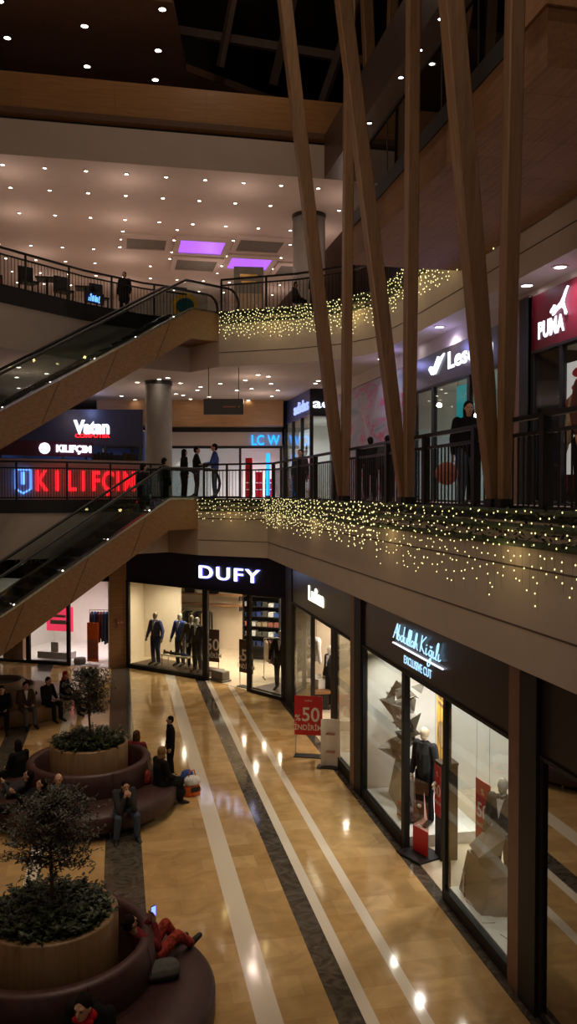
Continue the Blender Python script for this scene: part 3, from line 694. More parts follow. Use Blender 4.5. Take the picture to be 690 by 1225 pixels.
def figure(name, label, cat, loc, rz, pose='stand', s=1.0, over=None, skin='skin', top='cloth_black', bottom='cloth_black', shoes='near_black', hair=None, hairkind='short',
           coat=0, scarf=None, shirt=None, tie=None, vox=.016, plain=False, group=None, hood=None, skirt=False, sub=True):
    J = base_pose(pose)
    if over: J.update({k: Vector(v) for k, v in over.items()})
    t = thing(name, label, cat, loc, rz, group); t.scale = (s, s, s)
    side = (J['sr'] - J['sl']).normalized()
    fc = J['face'].normalized(); up = J['up'].normalized(); fc = (fc - up * fc.dot(up)).normalized(); rt = fc.cross(up)
    M3 = Matrix((rt, fc, up)).transposed()
    b = MB(); H = J['head']
    def h(x, y, z): return H + M3 @ Vector((x, y, z))
    # torso
    capsule(b, J['hip'], .10, J['chest'], .115, side, 1.45, 1.45); capsule(b, J['chest'], .115, (J['sl'] + J['sr']) / 2, .07, side, 1.45, 1.9)
    capsule(b, (J['sl'] + J['sr']) / 2, .055, h(0, -.01, -.08), .05)
    for q in 'lr':
        capsule(b, J['s' + q], .058, J['e' + q], .042); capsule(b, J['e' + q], .042, J['w' + q], .028)
        capsule(b, J['h' + q], .088, J['k' + q], .058); capsule(b, J['k' + q], .058, J['a' + q], .038); capsule(b, J['a' + q], .036, J['t' + q], .03)
        dv = (J['w' + q] - J['e' + q]).normalized()
        if sub: hand(b, J['w' + q] + dv * .01, J.get('g' + q, dv), (J['head'] - J['w' + q]) if pose != 'stand' else (V3(1 if q == 'l' else -1, 0, 0)))
        else: capsule(b, J['w' + q], .028, J['w' + q] + dv * .13, .018)
    # head: skull, jaw, nose, ears, brow
    b.ell(h(0, -.005, .015), .076, .095, .105, 16, 12, M3); b.ell(h(0, .022, -.045), .056, .066, .072, 12, 8, M3)
    if not plain:
        capsule(b, h(0, .090, .02), .010, h(0, .108, -.018), .014, n=6)
        for sx in (-1, 1):
            b.ell(h(sx * .078, -.005, -.005), .012, .022, .032, 8, 6, M3); capsule(b, h(sx * .016, .088, .032), .010, h(sx * .048, .078, .034), .009, n=6)
        capsule(b, h(-.022, .083, -.052), .008, h(.022, .083, -.052), .008, n=6)
    o = b.build('body', skin, t, True); fuse(o, vox * .8)
    if not plain:
        e = MB()
        for sx in (-1, 1): e.ell(h(sx * .030, .086, .012), .012, .008, .007, 8, 6, M3)
        e.build('eyes', 'near_black', o, True)
        mo = MB(); mo.ell(h(0, .088, -.053), .024, .008, .006, 8, 5, M3); mo.build('mouth', 'lips', o, True)
    # top
    c = MB(); k = .022
    hp = J['hip']; capsule(c, hp, .10 + k, J['chest'], .115 + k, side, 1.4, 1.42); capsule(c, J['chest'], .115 + k, (J['sl'] + J['sr']) / 2, .07 + k, side, 1.42, 1.8)
    for q in 'lr':
        capsule(c, J['s' + q], .058 + k, J['e' + q], .045 + k); capsule(c, J['e' + q], .045 + k, J['e' + q].lerp(J['w' + q], .93), .034 + k * .7)
    if coat:
        for q in 'lr':
            e_ = J['h' + q].lerp(J['k' + q], coat); capsule(c, J['h' + q], .115, e_, .12, side, 1.15, 1.15)
        if pose == 'stand': capsule(c, hp, .125, (J['hl'] + J['hr']) / 2 + ((J['kl'] + J['kr']) / 2 - (J['hl'] + J['hr']) / 2) * coat, .13, side, 1.45, 1.5)
    capsule(c, (J['sl'] + J['sr']) / 2 + up * .03, .062, (J['sl'] + J['sr']) / 2 + up * .065, .058)
    o = c.build('jacket', top, t, True); fuse(o, vox)
    c = MB()
    for q in 'lr':
        capsule(c, J['h' + q], .088 + k, J['k' + q], .062 + k * .8); capsule(c, J['k' + q], .062 + k * .8, J['k' + q].lerp(J['a' + q], .93), .045 + k)
    capsule(c, J['hl'] + up * .03, .095, J['hr'] + up * .03, .095)
    if skirt: capsule(c, (J['hl'] + J['hr']) / 2, .14, (J['al'] + J['ar']) / 2 + V3(0, 0, .2), .17, side, 1.3, 1.5)
    o = c.build('trousers' if not skirt else 'skirt', bottom, t, True); fuse(o, vox)
    for q in 'lr':
        c = MB(); A, T = J['a' + q], J['t' + q]; dv = (T - A).normalized()
        capsule(c, A + V3(0, 0, -.02) - dv * .03, .045, A.lerp(T, .55), .046, side, 1, 1.05); capsule(c, A.lerp(T, .5), .046, T + dv * .03, .036, side, 1.05, 1.2)
        c.build('shoe', shoes, t, True)
    if hair:
        c = MB(); c.ell(h(0, -.020, .040), .086, .098, .098, 16, 10, M3); c.ell(h(0, -.045, .0), .080, .075, .095, 14, 8, M3)
        if hairkind == 'long': c.ell(h(0, -.06, -.09), .085, .06, .16, 14, 8, M3); c.ell(h(-.06, -.02, -.05), .035, .05, .12, 10, 8, M3); c.ell(h(.06, -.02, -.05), .035, .05, .12, 10, 8, M3)
        if hairkind == 'bun': c.ell(h(0, -.11, .07), .04, .04, .04, 10, 8, M3)
        o = c.build('hair', hair, t, True); fuse(o, .012)
    if scarf:
        c = MB(); c.ell(h(0, -.018, .025), .094, .104, .118, 16, 12, M3); c.ell(h(0, -.03, -.10), .10, .095, .09, 14, 8, M3); o = c.build('headscarf', scarf, t, True)
        # open the scarf at the face by pulling the front back behind it
        for v in o.data.vertices:
            lc = M3.transposed() @ (v.co - H)
            if lc.y > .035 and -.09 < lc.z < .075: v.co -= fc * (lc.y - .03)
    if hood:
        c = MB(); c.ell(h(0, -.07, -.11), .12, .08, .07, 14, 8, M3); capsule(c, h(-.085, .0, -.13), .03, h(.085, .0, -.13), .03); c.build('hood', hood, t, True)
    if shirt:
        ch = J['chest']; nk = (J['sl'] + J['sr']) / 2; f2 = V3(0, 1, 0)
        MB().add([nk + f2 * .100 + V3(-.06, 0, .05), nk + f2 * .100 + V3(.06, 0, .05), ch + f2 * .152 + V3(.0, 0, -.10), nk + f2 * .06 + V3(-.055, 0, .05), nk + f2 * .06 + V3(.055, 0, .05), ch + f2 * .10 + V3(.0, 0, -.10)],
                 [(0, 2, 1), (3, 4, 5), (0, 1, 4, 3), (1, 2, 5, 4), (2, 0, 3, 5)]).build('shirt', shirt, t)
        capc = MB(); capsule(capc, nk + V3(0, .005, .045), .060, nk + V3(0, .01, .075), .055); capc.build('collar', shirt, t, True)
    if tie:
        nk = (J['sl'] + J['sr']) / 2; ch = J['chest']
        if tie == 'bow': MB().ell(nk + V3(-.03, .10, .055), .03, .012, .016).ell(nk + V3(.03, .10, .055), .03, .012, .016).build('bow_tie', 'near_black', t, True)
        else: MB().bar(nk + V3(0, .105, .04), ch + V3(0, .150, -.06), .03, .012, up=(0, 1, 0)).build('necktie', tie, t)
    return t
for nm, c in dict(cloth_black=(.012, .012, .014), cloth_charcoal=(.045, .044, .046), cloth_navy=(.03, .045, .12), suit_blue=(.05, .085, .28), suit_navy=(.08, .08, .17), cloth_brown=(.07, .045, .03),
                  cloth_olive=(.10, .08, .045), jeans=(.07, .10, .15), cloth_grey=(.10, .095, .09), cloth_red=(.45, .015, .02), cloth_maroon=(.16, .02, .025), cloth_beige=(.35, .27, .18), hair_dark=(.012, .009, .008),
                  hair_brown=(.09, .045, .02), lips=(.32, .12, .09), scarf_gold=(.26, .15, .075), cloth_orange=(.75, .16, .03), cloth_white=(.8, .8, .8), cloth_plaid_dark=(.12, .05, .045), cloth_teal=(.02, .12, .12)).items():
    mat(nm, c, .9, noise=.15, scale=14, spec=.12)
mat('cloth_red_pattern', (.32, .045, .03), .8, noise=.75, scale=20, spec=.15)
# ------------------------------------------------------------------ ground-floor shops
G = 0.0
# --- the menswear corner shop (three faces)
D = Fr((.3, 29.95), (4.87, 24.1)); D1 = Fr((.3, 29.95), (2.9, 27.27)); D2 = Fr((2.9, 27.27), (4.87, 24.1))
t = storefront('corner_shop_front', 'ground-floor corner menswear shop front with glowing white letters on a navy fascia', D, 0, 3.08, 4.37, 'near_black', 'fascia_navy', [], [])
text('sign_letters', 'DUFY', .58, 'sign_white', t, (5.05, -.05, 3.42), off=.0, ext=.03, width=2.62, space=1.2)
text('sign_halo', 'DUFY', .58, 'sign_blue', t, (5.05, -.025, 3.42), off=.012, ext=.004, width=2.66, space=1.2)
t = storefront('shop_window', 'large navy-framed shop window with four suited mannequins', D1, 0, 3.08, 3.10, 'near_black', 'near_black', [(0, .14), (3.52, 3.73)], [(.14, 3.52, .14)])
t = storefront('shop_window', 'narrow shop window beside the open doorway under the white letters', D2, 0, 3.08, 3.10, 'near_black', 'near_black', [(1.98, 2.12), (3.55, 3.73)], [(2.12, 3.55, .10)])
struct('floor_shop_1', MB().prism([(.3, 29.9), (2.9, 27.3), (4.8, 24.3), (9.5, 28), (9, 35), (1, 35)], .001, .014), 'shop_floor')
struct('ceiling_shop_1', MB().prism([(.35, 30.1), (3.0, 27.45), (4.95, 24.4), (9.5, 28), (9, 35), (.4, 35)], 3.12, 3.2), 'shop_white')
def wallseg(name, a, b, z0, z1, m, th=.06):
    a = Vector(a); b = Vector(b); mb = MB(); mb.bar((a.x, a.y, (z0 + z1) / 2), (b.x, b.y, (z0 + z1) / 2), th, z1 - z0); return struct(name, mb, m)
wallseg('wall_shop_1_left', (.32, 30.1), (.95, 31.7), 0, 3.12, 'shop_cream'); wallseg('wall_shop_1_partition', (.95, 31.7), (2.3, 30.9), 0, 3.12, 'shop_cream')
wallseg('wall_shop_1_side', (.95, 31.7), (1.6, 34.5), 0, 3.12, 'shop_cream'); wallseg('wall_shop_1_back', (1.6, 34.3), (9.4, 29.4), 0, 3.12, 'shop_cream'); wallseg('wall_shop_1_right', (4.98, 24.4), (9.4, 29.4), 0, 3.12, 'shop_cream')
BK = Fr((1.6, 34.2), (9.4, 29.3))
arealamp(D1, 1.8, 1.0, 3.05, 3.0, 1.4, 150, (1, .82, .60)); arealamp(D, 5.2, 2.4, 3.05, 2.5, 2.5, 190, (1, .84, .64)); arealamp(D, 3.2, 4.2, 3.05, 3, 2, 190, (1, .84, .64))
tl = thing('wall_light_strip', 'long warm light strip glowing at the top of the back shop wall', 'light strip', BK.w(1.2, -.12, 2.78), BK.rz)
MB().box(0, 5.6, 0, .06, 0, .05).build('diffuser', 'shelf_light', tl); MB().box(-.02, 5.62, -.02, .08, .05, .09).build('housing', 'near_black', tl)
def ep(*a, **k): return figure(*a, **k)
MN = dict(skin='manikin_bronze', plain=True, shirt='cloth_white', vox=.018)
def mp(dx=0): return dict(wl=(-.33, .05, .90), el=(-.29, -.03, 1.14), wr=(.31, .10, .90), er=(.29, 0, 1.14))
q = D1.w(1.0, .42, .14); figure('mannequin', 'bronze mannequin in blue blazer standing alone at the left of the window', 'mannequin', q, D1.rz + PI, over=mp(), s=1.05, top='suit_navy', bottom='cloth_navy', **{**MN, 'shirt': 'cloth_white'})
q = D1.w(1.85, .75, .14); figure('mannequin', 'mannequin in bright blue jacket behind the shoe table', 'mannequin', q, D1.rz + PI, over=mp(), s=1.05, top='suit_blue', bottom='cloth_charcoal', **{**MN, 'skin': 'manikin_grey'})
q = D1.w(2.5, .62, .14); figure('mannequin', 'mannequin in olive and black suit, third in the window', 'mannequin', q, D1.rz + PI + .4, over=mp(), s=1.05, top='cloth_olive', bottom='cloth_black', **MN)
q = D1.w(2.95, .38, .14); figure('mannequin', 'pale-headed mannequin in dark grey suit beside the thick black post', 'mannequin', q, D1.rz + PI, over=mp(), s=1.05, top='cloth_charcoal', bottom='cloth_charcoal', **{**MN, 'skin': 'manikin_grey'})
q = D2.w(2.9, .55, .12); figure('mannequin', 'mannequin in dark jacket and trousers in the narrow right window', 'mannequin', q, D2.rz + PI + .5, over=mp(), s=1.04, top='cloth_black', bottom='cloth_charcoal', **{**MN, 'skin': 'manikin_grey'})
struct('floor_display_1', MB().prism([D1.w(.14, .10)[:2], D1.w(3.5, .10)[:2], D1.w(3.5, 1.15)[:2], D1.w(.2, 1.3)[:2]], .012, .14), 'pillar_brown')
struct('floor_display_2', MB().prism([D2.w(2.12, .10)[:2], D2.w(3.55, .10)[:2], D2.w(3.4, .95)[:2], D2.w(2.12, 1.1)[:2]], .012, .12), 'pillar_brown')
t = local('display_table', 'low pale wooden table of shoes in the window', 'table', D1, 1.35, .45, .14, .0)
MB().box(0, 1.25, -.18, .22, .40, .44).build('table_top', 'manikin_cream', t)
for x in (.05, 1.2):
    for y in (-.14, .18): MB().tube([(x, y, 0), (x, y, .40)], .015, 6).build('leg', 'chrome', t)
SH = ['brown leather shoe on the left end of the window table', 'dark shoe on the middle of the window table', 'black shoe between the others on the window table', 'silver-blue trainer on the right end of the window table']
for i, (x, mm) in enumerate([(.2, 'hair_brown'), (.5, 'cloth_black'), (.72, 'cloth_charcoal'), (1.02, 'suit_blue')]):
    s_ = thing('shoe', SH[i], 'shoe', D1.w(1.35 + x, .42, .58), D1.rz + .5)
    b = MB(); capsule(b, (-.10, 0, .06), .045, (.08, 0, .035), .033, (0, 1, 0), .9, 1.1); capsule(b, (-.10, 0, .07), .04, (-.10, 0, .11), .038); b.build('upper', mm, s_, True)
    MB().box(-.15, .12, -.04, .04, 0, .02).build('sole', 'near_black', s_)
def shirt_shelf(fr, x, y, cols, rows, label, grp):
    t = local('shirt_shelf', label, 'shelf', fr, x, y, .014); W = cols * .46
    b = MB().box(-.05, 0, 0, .42, 0, 2.75).box(W, W + .05, 0, .42, 0, 2.75).box(-.05, W + .05, 0, .42, 2.7, 2.75).box(-.05, W + .05, .40, .44, 0, 2.75); b.build('carcass', 'near_black', t)
    for r in range(rows + 1): MB().box(0, W, 0, .40, .55 + r * .36, .57 + r * .36).build('shelf_board', 'fascia_dark', t)
    rr = random.Random(3)
    for r in range(rows):
        for c in range(cols * 2):
            mm = rr.choice(['cloth_navy', 'cloth_white', 'cloth_grey', 'cloth_navy', 'cloth_black', 'suit_blue', 'cloth_white'] if r != 2 else ['lips', 'cloth_white', 'cloth_beige'])
            h_ = rr.uniform(.12, .2); b = MB(); n_ = 4
            s_ = thing('folded_shirts', 'pile of folded shirts on the tall dark shelf', 'folded shirts', fr.w(x + .03 + c * .23, y + .02, .014 + .57 + r * .36), fr.rz, grp)
            for k in range(n_): b.box(.0 + rr.uniform(0, .008), .19 - rr.uniform(0, .008), rr.uniform(0, .01), .30, k * h_ / n_, (k + .85) * h_ / n_)
            b.build('shirt_pile', mm, s_, bevel=.008)
shirt_shelf(BK, 4.62, -1.9, 3, 6, 'tall dark shelf unit stacked with folded shirts, seen through the doorway', 'folded shirts on the dark shelves')
def wallshelf(fr, x0, x1, y, z, label):
    t = local('wall_shelf', label, 'shelf', fr, x0, y, z); MB().box(0, x1 - x0, 0, .35, 0, .05).build('board', 'shop_wood', t)
    for x in (.1, x1 - x0 - .14): MB().box(x, x + .04, .02, .35, -.18, 0).build('bracket', 'near_black', t)
wallshelf(BK, .6, 3.9, -.4, 2.15, 'upper wooden wall shelf over the clothes rail'); wallshelf(BK, .6, 3.9, -.4, 1.75, 'lower wooden wall shelf over the clothes rail'); wallshelf(BK, 5.6, 7.4, -.4, 1.9, 'wooden wall shelf at the right of the dark shelves')
for i, (x, mm, w_) in enumerate([(.8, 'hair_brown', .4), (1.4, 'cloth_black', .35), (1.95, 'cloth_white', .25), (2.4, 'cloth_black', .4)]):
    b = MB().box(0, w_, 0, .22, 0, .2); b.lathe([(.10, .19), (.10, .24), (.085, .24), (.085, .19)], c=(w_ / 2, .11, 0), n=12)
    o = b.build('handbag', mm, None, bevel=.02); o.location = BK.w(x, -.36, 2.2); o.rotation_euler = (0, 0, BK.rz); tag(o, ['brown bag at the left of the upper wall shelf', 'black bag second on the upper wall shelf', 'white bag on the upper wall shelf', 'black bag beside the white one on the wall shelf'][i], 'bag')
def garment(mb, x, w_, h_, d_):
    mb.add([(x, -w_ / 2, -.1), (x, w_ / 2, -.1), (x, w_ * .6, -h_), (x, -w_ * .6, -h_), (x + d_, -w_ / 2, -.1), (x + d_, w_ / 2, -.1), (x + d_, w_ * .6, -h_), (x + d_, -w_ * .6, -h_), (x + d_ / 2, 0, -.02)],
           [(0, 3, 2, 1), (4, 5, 6, 7), (0, 4, 7, 3), (1, 2, 6, 5), (3, 7, 6, 2), (0, 1, 8), (4, 8, 5), (0, 8, 4), (1, 5, 8)])
def clothes_rail(loc, rz, L, z, mats, label, item, grp, h_=.95):
    t = thing('clothes_rail', label, 'clothes rail', loc, rz)
    MB().tube([(0, 0, z), (L, 0, z)], .015, 6).build('rail', 'chrome', t)
    for x in (0, L):
        MB().tube([(x, 0, 0), (x, 0, z)], .015, 6).build('upright', 'chrome', t); MB().box(x - .02, x + .02, -.25, .25, 0, .03).build('foot', 'chrome', t)
    n = int(L / .11)
    for i in range(n):
        b = MB(); garment(b, 0, .45, h_ * (.85 + .15 * ((i * 7) % 3) / 2), .06)
        lx = .05 + i * .11; c, s_ = math.cos(rz), math.sin(rz)
        o = b.build('hanging_garment', mats[i % len(mats)], None, bevel=.01); o.location = (loc[0] + c * lx, loc[1] + s_ * lx, loc[2] + z - .02); o.rotation_euler = (0, 0, rz); tag(o, item, 'garment', grp)
clothes_rail(BK.w(.7, -.7, .014), BK.rz, 2.0, 1.6, ['cloth_charcoal', 'cloth_black', 'cloth_brown', 'cloth_beige'], 'chrome clothes rail of jackets along the cream back wall', 'jacket hanging on the rail by the cream wall', 'jackets on the back rail')
q = D.w(5.0, 1.7, .014)
clothes_rail(q, D.rz + .9, .8, 1.35, ['cloth_beige', 'cloth_plaid_dark', 'cloth_charcoal'], 'short clothes rail inside the open doorway', 'checked coat on the short rail inside the doorway', 'coats on the doorway rail', .85)
q = D.w(5.7, 1.9, .014)
t = thing('display_table', 'long wooden counter glowing white below the shirts', 'table', q, D.rz); MB().box(0, .9, 0, .6, .72, .78).build('table_top', 'shop_wood', t); MB().box(.05, .85, .05, .55, .0, .72).build('cabinet', 'shop_white', t)
def sale_board(loc, rz, label, bg='sign_red', H=1.0, W=.62, z=.45, txt=('%50', 'İNDİRİM'), brand=None, tilt=0):
    t = thing('sale_sign', label, 'sign', loc, rz)
    MB().box(-W / 2, W / 2, -.01, .01, z, z + H).build('board', bg, t, bevel=.003)
    for x in (-W / 2 + .03, W / 2 - .03): MB().box(x - .012, x + .012, -.008, .008, 0, z).build('leg', 'chrome', t)
    MB().box(-W / 2, W / 2, -.14, .14, 0, .02).build('foot_plate', 'dark_metal', t)
    text('number', '50', H * .50, 'letter_cream', t, (W * .08, -.014, z + H * .36), off=.006, ext=.002, xs=.95)
    text('percent', '%', H * .22, 'letter_cream', t, (-W * .38, -.014, z + H * .36), off=.003, ext=.002)
    text('word', txt[1], H * .19, 'letter_cream', t, (0, -.014, z + H * .13), off=.002, ext=.002, xs=.9)
    if brand: text('top_line', brand, H * .08, 'letter_cream', t, (0, -.014, z + H * .86), ext=.002)
    return t
q = D2.w(1.62, .25, .014); sale_board(q, D2.rz + .1, 'dark brown and cream 50 sale board in the doorway under the white letters', 'pillar_brown', 1.05, .6, .45)
q = D1.w(3.25, .75, .14); sale_board(q, D1.rz + .2, 'brown 50 sale board behind the glass beside the grey mannequin', 'pillar_brown', 1.1, .6, .30)
b = MB().box(-.35, .35, -.2, .2, 0, .06).box(-.3, .3, -.16, .16, .06, .34); o = b.build('step_block', 'panel_grey', None, bevel=.03); o.location = D2.w(.32, .25, .014); o.rotation_euler = (0, 0, D2.rz); tag(o, 'small grey block on the floor just inside the doorway', 'block')
for i in range(6):
    x = .5 + i * .5; o = thing('spotlight', 'small black spotlight under the window ceiling', 'spotlight', D1.w(x, .55, 3.10), D1.rz, 'spotlights in the mannequin window')
    MB().box(-.01, .01, -.01, .01, -.08, 0).build('stem', 'near_black', o); MB().tube([(0, -.03, -.08), (0, .03, -.17)], [.03, .04], 8).build('can', 'near_black', o)

# --- shop at far left, behind the lower escalator
Lf = Fr((-4.6, 32.2), (-.3, 29.85))
t = storefront('left_shop_front', 'shop front with unlit navy fascia half hidden by the lower escalator', Lf, 0, 3.1, 4.37, 'near_black', 'fascia_navy', [(1.55, 1.7), (3.22, 3.34)], [(0, 1.55, .1), (1.7, 3.22, .12)])
text('sign_letters', 'WİYADADIZICE', .42, 'chrome', t, (2.6, -.05, 3.62), ext=.02)
room(Lf, 0, 4.85, 4.2, 0, 3.12, 'shop_white', 'shop_white', 'shop_2', side_r=True)
arealamp(Lf, 3.4, 1.6, 3.05, 2.4, 2, 85, (1, .82, .86)); arealamp(Lf, 1.2, 1.6, 3.05, 1.5, 2, 45, (1, .84, .72))
MB_ = MB().box(0, .62, -.04, .14, 0, 4.37); o = MB_.build('wall_pier_1', 'shop_wood'); o['kind'] = 'structure'; o.location = (-.28, 29.87, 0); o.rotation_euler = (0, 0, math.atan2(.08, .6))
ts = thing('small_notice', 'small pink square notice on the timber pier', 'notice', (-.02, 29.84, 1.45), math.atan2(.08, .6)); MB().box(0, .22, -.02, -.006, 0, .34).build('plate', 'lips', ts)
text('notice_text', '% 50', .09, 'letter_cream', ts, (.11, -.022, .12), ext=.001)
clothes_rail(Lf.w(3.55, 1.0, .014), Lf.rz + .25, 1.0, 1.85, ['cloth_charcoal', 'cloth_navy', 'cloth_black', 'cloth_maroon'], 'clothes rail of dark coats in the bright left doorway', 'dark coat on the rail in the left doorway', 'dark coats in the left doorway', 1.2)
t = local('poster_stand', 'tall red and pink poster stand in the left doorway', 'sign', Lf, 4.05, .35, .014); MB().box(-.22, .22, -.01, .01, .1, 1.5).build('board', 'cloth_orange', t); MB().box(-.25, .25, -.15, .15, 0, .03).build('foot_plate', 'chrome', t)
MB().box(-.20, .20, -.016, -.01, .2, .9).build('print', 'lips', t)
t = local('pink_poster', 'hot pink poster hanging inside the left shop window', 'poster', Lf, 2.0, .6, 1.1); MB().box(0, 1.1, 0, .02, 0, .9).build('sheet', glow('pink_sheet_glow', (1, .05, .12), .8), t); MB().box(.15, .95, -.01, 0, .25, .4).box(.15, .8, -.01, 0, .5, .6).build('print', 'paper_white', t)  # poster sheet glows by itself, brightness put into its material
t = local('display_plinth', 'white display plinth with small card in the left shop window', 'plinth', Lf, 1.8, .3, .12); MB().box(0, 1.3, 0, .5, 0, .25).build('block', 'shop_white', t); MB().box(.5, .8, .1, .13, .25, .6).build('card', 'paper_white', t)
b = MB().lathe([(0, 0), (.2, 0), (.22, .1), (.2, .22), (0, .24)], n=20); o = b.build('round_stool', 'panel_grey', None, True); o.location = Lf.w(3.55, .3, .014); tag(o, 'small round grey stool at the left doorway', 'stool')
for i in range(7):
    b = MB(); garment(b, 0, .5, 1.3, .1); o = b.build('hanging_garment', ['manikin_cream', 'cloth_olive', 'cloth_grey', 'cloth_beige'][i % 4]); o.location = Lf.w(.25 + i * .2, .8, 2.6); o.rotation_euler = (0, 0, Lf.rz); tag(o, 'long pale garment hanging behind the far left glass', 'garment', 'pale garments at the far left window')
# round lamps seen low in the far left shop
for i in range(3):
    t = local('globe_lamp', ['round white table lamp low in the far left shop window', 'second round table lamp low in the far left window', 'oval bright lamp higher up in the far left window'][i], 'lamp', Lf, .5 + i * .45, .5, [.9, .9, 1.7][i])
    MB().ell((0, 0, .12), .07, .07, .07).build('shade', 'lens', t, True); MB().lathe([(0, 0), (.05, 0), (.02, .02), (.01, .06)], n=10).build('base', 'near_black', t); 
    if i < 2: MB().box(-.2, .2, -.15, .15, -.886, 0).build('stand', 'shop_wood', t)
    else: MB().tube([(0, 0, .18), (0, 0, 1.38)], .006, 5).build('cord', 'near_black', t)
# --- right-hand row of shops on x = 4.87
P1 = MB().box(4.82, 4.93, 23.1, 23.95, 0, 4.37); struct('wall_pier_2', P1, 'near_black')
F = Fr((4.87, 23.1), (4.87, 16.95))
t = storefront('middle_shop_front', 'dark shop front with small glowing yellow-white letters above a gold-framed door', F, 0, 3.08, 4.37, 'near_black', 'fascia_dark', [(0, .10), (2.35, 2.43), (4.40, 4.80), (6.08, 6.15)], [(.10, 2.35, .24), (4.80, 6.08, .24)])
text('sign_letters', 'Lufian', .50, 'sign_warm', t, (2.85, -.03, 3.42), off=.016, ext=.008, width=1.6)
room(F, 0, 6.15, 3.4, 0, 3.12, 'shop_cream', 'shop_floor', 'shop_3')
arealamp(F, 1.5, 1.3, 3.05, 2.2, 1.0, 60, (1, .84, .66)); arealamp(F, 4.6, 1.6, 3.05, 2.2, 1.6, 80, (1, .84, .66))
t = local('gold_door_frame', 'slim gold-edged glass panel beside the middle shop doorway', 'door frame', F, 3.5, .22, .014); MB().box(0, .06, 0, .06, 0, 3.0).box(-.9, 0, 0, .05, 2.95, 3.0).build('gold_frame', 'gold', t)
q = F.w(.95, .85, .26); figure('mannequin', 'mannequin in dark clothes behind the white shirt in the middle shop window', 'mannequin', q, F.rz + PI + .3, s=.98, top='cloth_charcoal', bottom='cloth_charcoal', scarf=None, **{**MN, 'skin': 'manikin_grey'})
t = local('hanging_shirt', 'white shirt hanging high in the middle shop window', 'shirt', F, .95, .45, 1.55); b = MB(); capsule(b, (0, 0, .1), .10, (0, 0, .55), .13, (1, 0, 0), 1.5, 1.6); capsule(b, (-.2, 0, .55), .06, (-.36, .02, .05), .05); capsule(b, (.2, 0, .55), .06, (.36, .02, .05), .05); o = b.build('fabric', 'cloth_white', t, True); fuse(o, .02)
MB().tube([(0, 0, .68), (0, 0, 1.56)], .006, 5).build('hanger', 'chrome', t)
t = local('display_table', 'small wooden display table with white box behind the red sale sign', 'table', F, .5, .35, .28); MB().box(0, .7, 0, .45, .42, .5).build('table_top', 'shop_wood', t); MB().box(.05, .65, .05, .4, 0, .42).build('cabinet', 'near_black', t); 
b = MB().box(0, .3, 0, .22, 0, .25).box(.02, .12, -.02, .2, .25, .35); o = b.build('shoe_box', 'paper_white'); o.location = F.w(.65, .42, .78); o.rotation_euler = (0, 0, F.rz + .3); tag(o, 'white box on the small display table', 'box')
for i in range(5):
    b = MB().box(-.003, .003, -.003, .003, 0, 3.12 - (2.6 - .22 * (i % 3) - .1)).ell((0, 0, 0), .05, .02, .07, 8, 6); o = b.build('hanging_ornament', 'paper_white', None); o.location = F.w(.3 + .12 * i, .35, 2.6 - .22 * (i % 3) - .1); tag(o, 'white ornament dangling at the top of the middle window', 'ornament', 'white dangling ornaments')
struct('floor_display_3', MB().box(4.905, 5.9, 20.75, 23.0, .014, .25), 'shop_cream'); struct('floor_display_4', MB().box(4.905, 5.7, 17.0, 18.3, .014, .25), 'shop_white')
sale_board((4.36, 18.95, 0), R(-22), 'bright red 50 percent sale sign standing out on the marble', 'sign_red', .92, .66, .50, brand='Lufian')
t = thing('brochure_stand', 'curved white acrylic brochure stand beside the red sale sign', 'stand', (4.66, 18.05, 0), R(-25))
V = []
for i in range(9):
    a = -.5 + i * .125; V.append((a * .44, .10 * (1 - (a * 2) ** 2)))
b = MB().prism(V + [(x, y + .015) for x, y in V[::-1]], 0, 1.08); b.build('curved_panel', 'shop_white', t)
for z in (.35, .75): MB().box(-.10, .10, -.05, .08, z, z + .02).build('tray', 'acrylic', t)
MB().box(-.3, .3, -.12, .16, 0, .02).build('foot_plate', 'dark_metal', t)
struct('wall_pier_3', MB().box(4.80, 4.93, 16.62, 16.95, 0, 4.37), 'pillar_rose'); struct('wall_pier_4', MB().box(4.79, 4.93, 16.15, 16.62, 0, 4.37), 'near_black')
K = Fr((4.87, 16.15), (4.87, 9.66))
t = storefront('near_shop_front', 'long dark shop front with blue handwritten neon name above bright windows', K, 0, 3.12, 4.37, 'near_black', 'fascia_dark', [(0, .05), (2.38, 2.54), (4.26, 4.36), (6.44, 6.49)], [(.05, 2.38, .19), (4.36, 6.44, .19)])
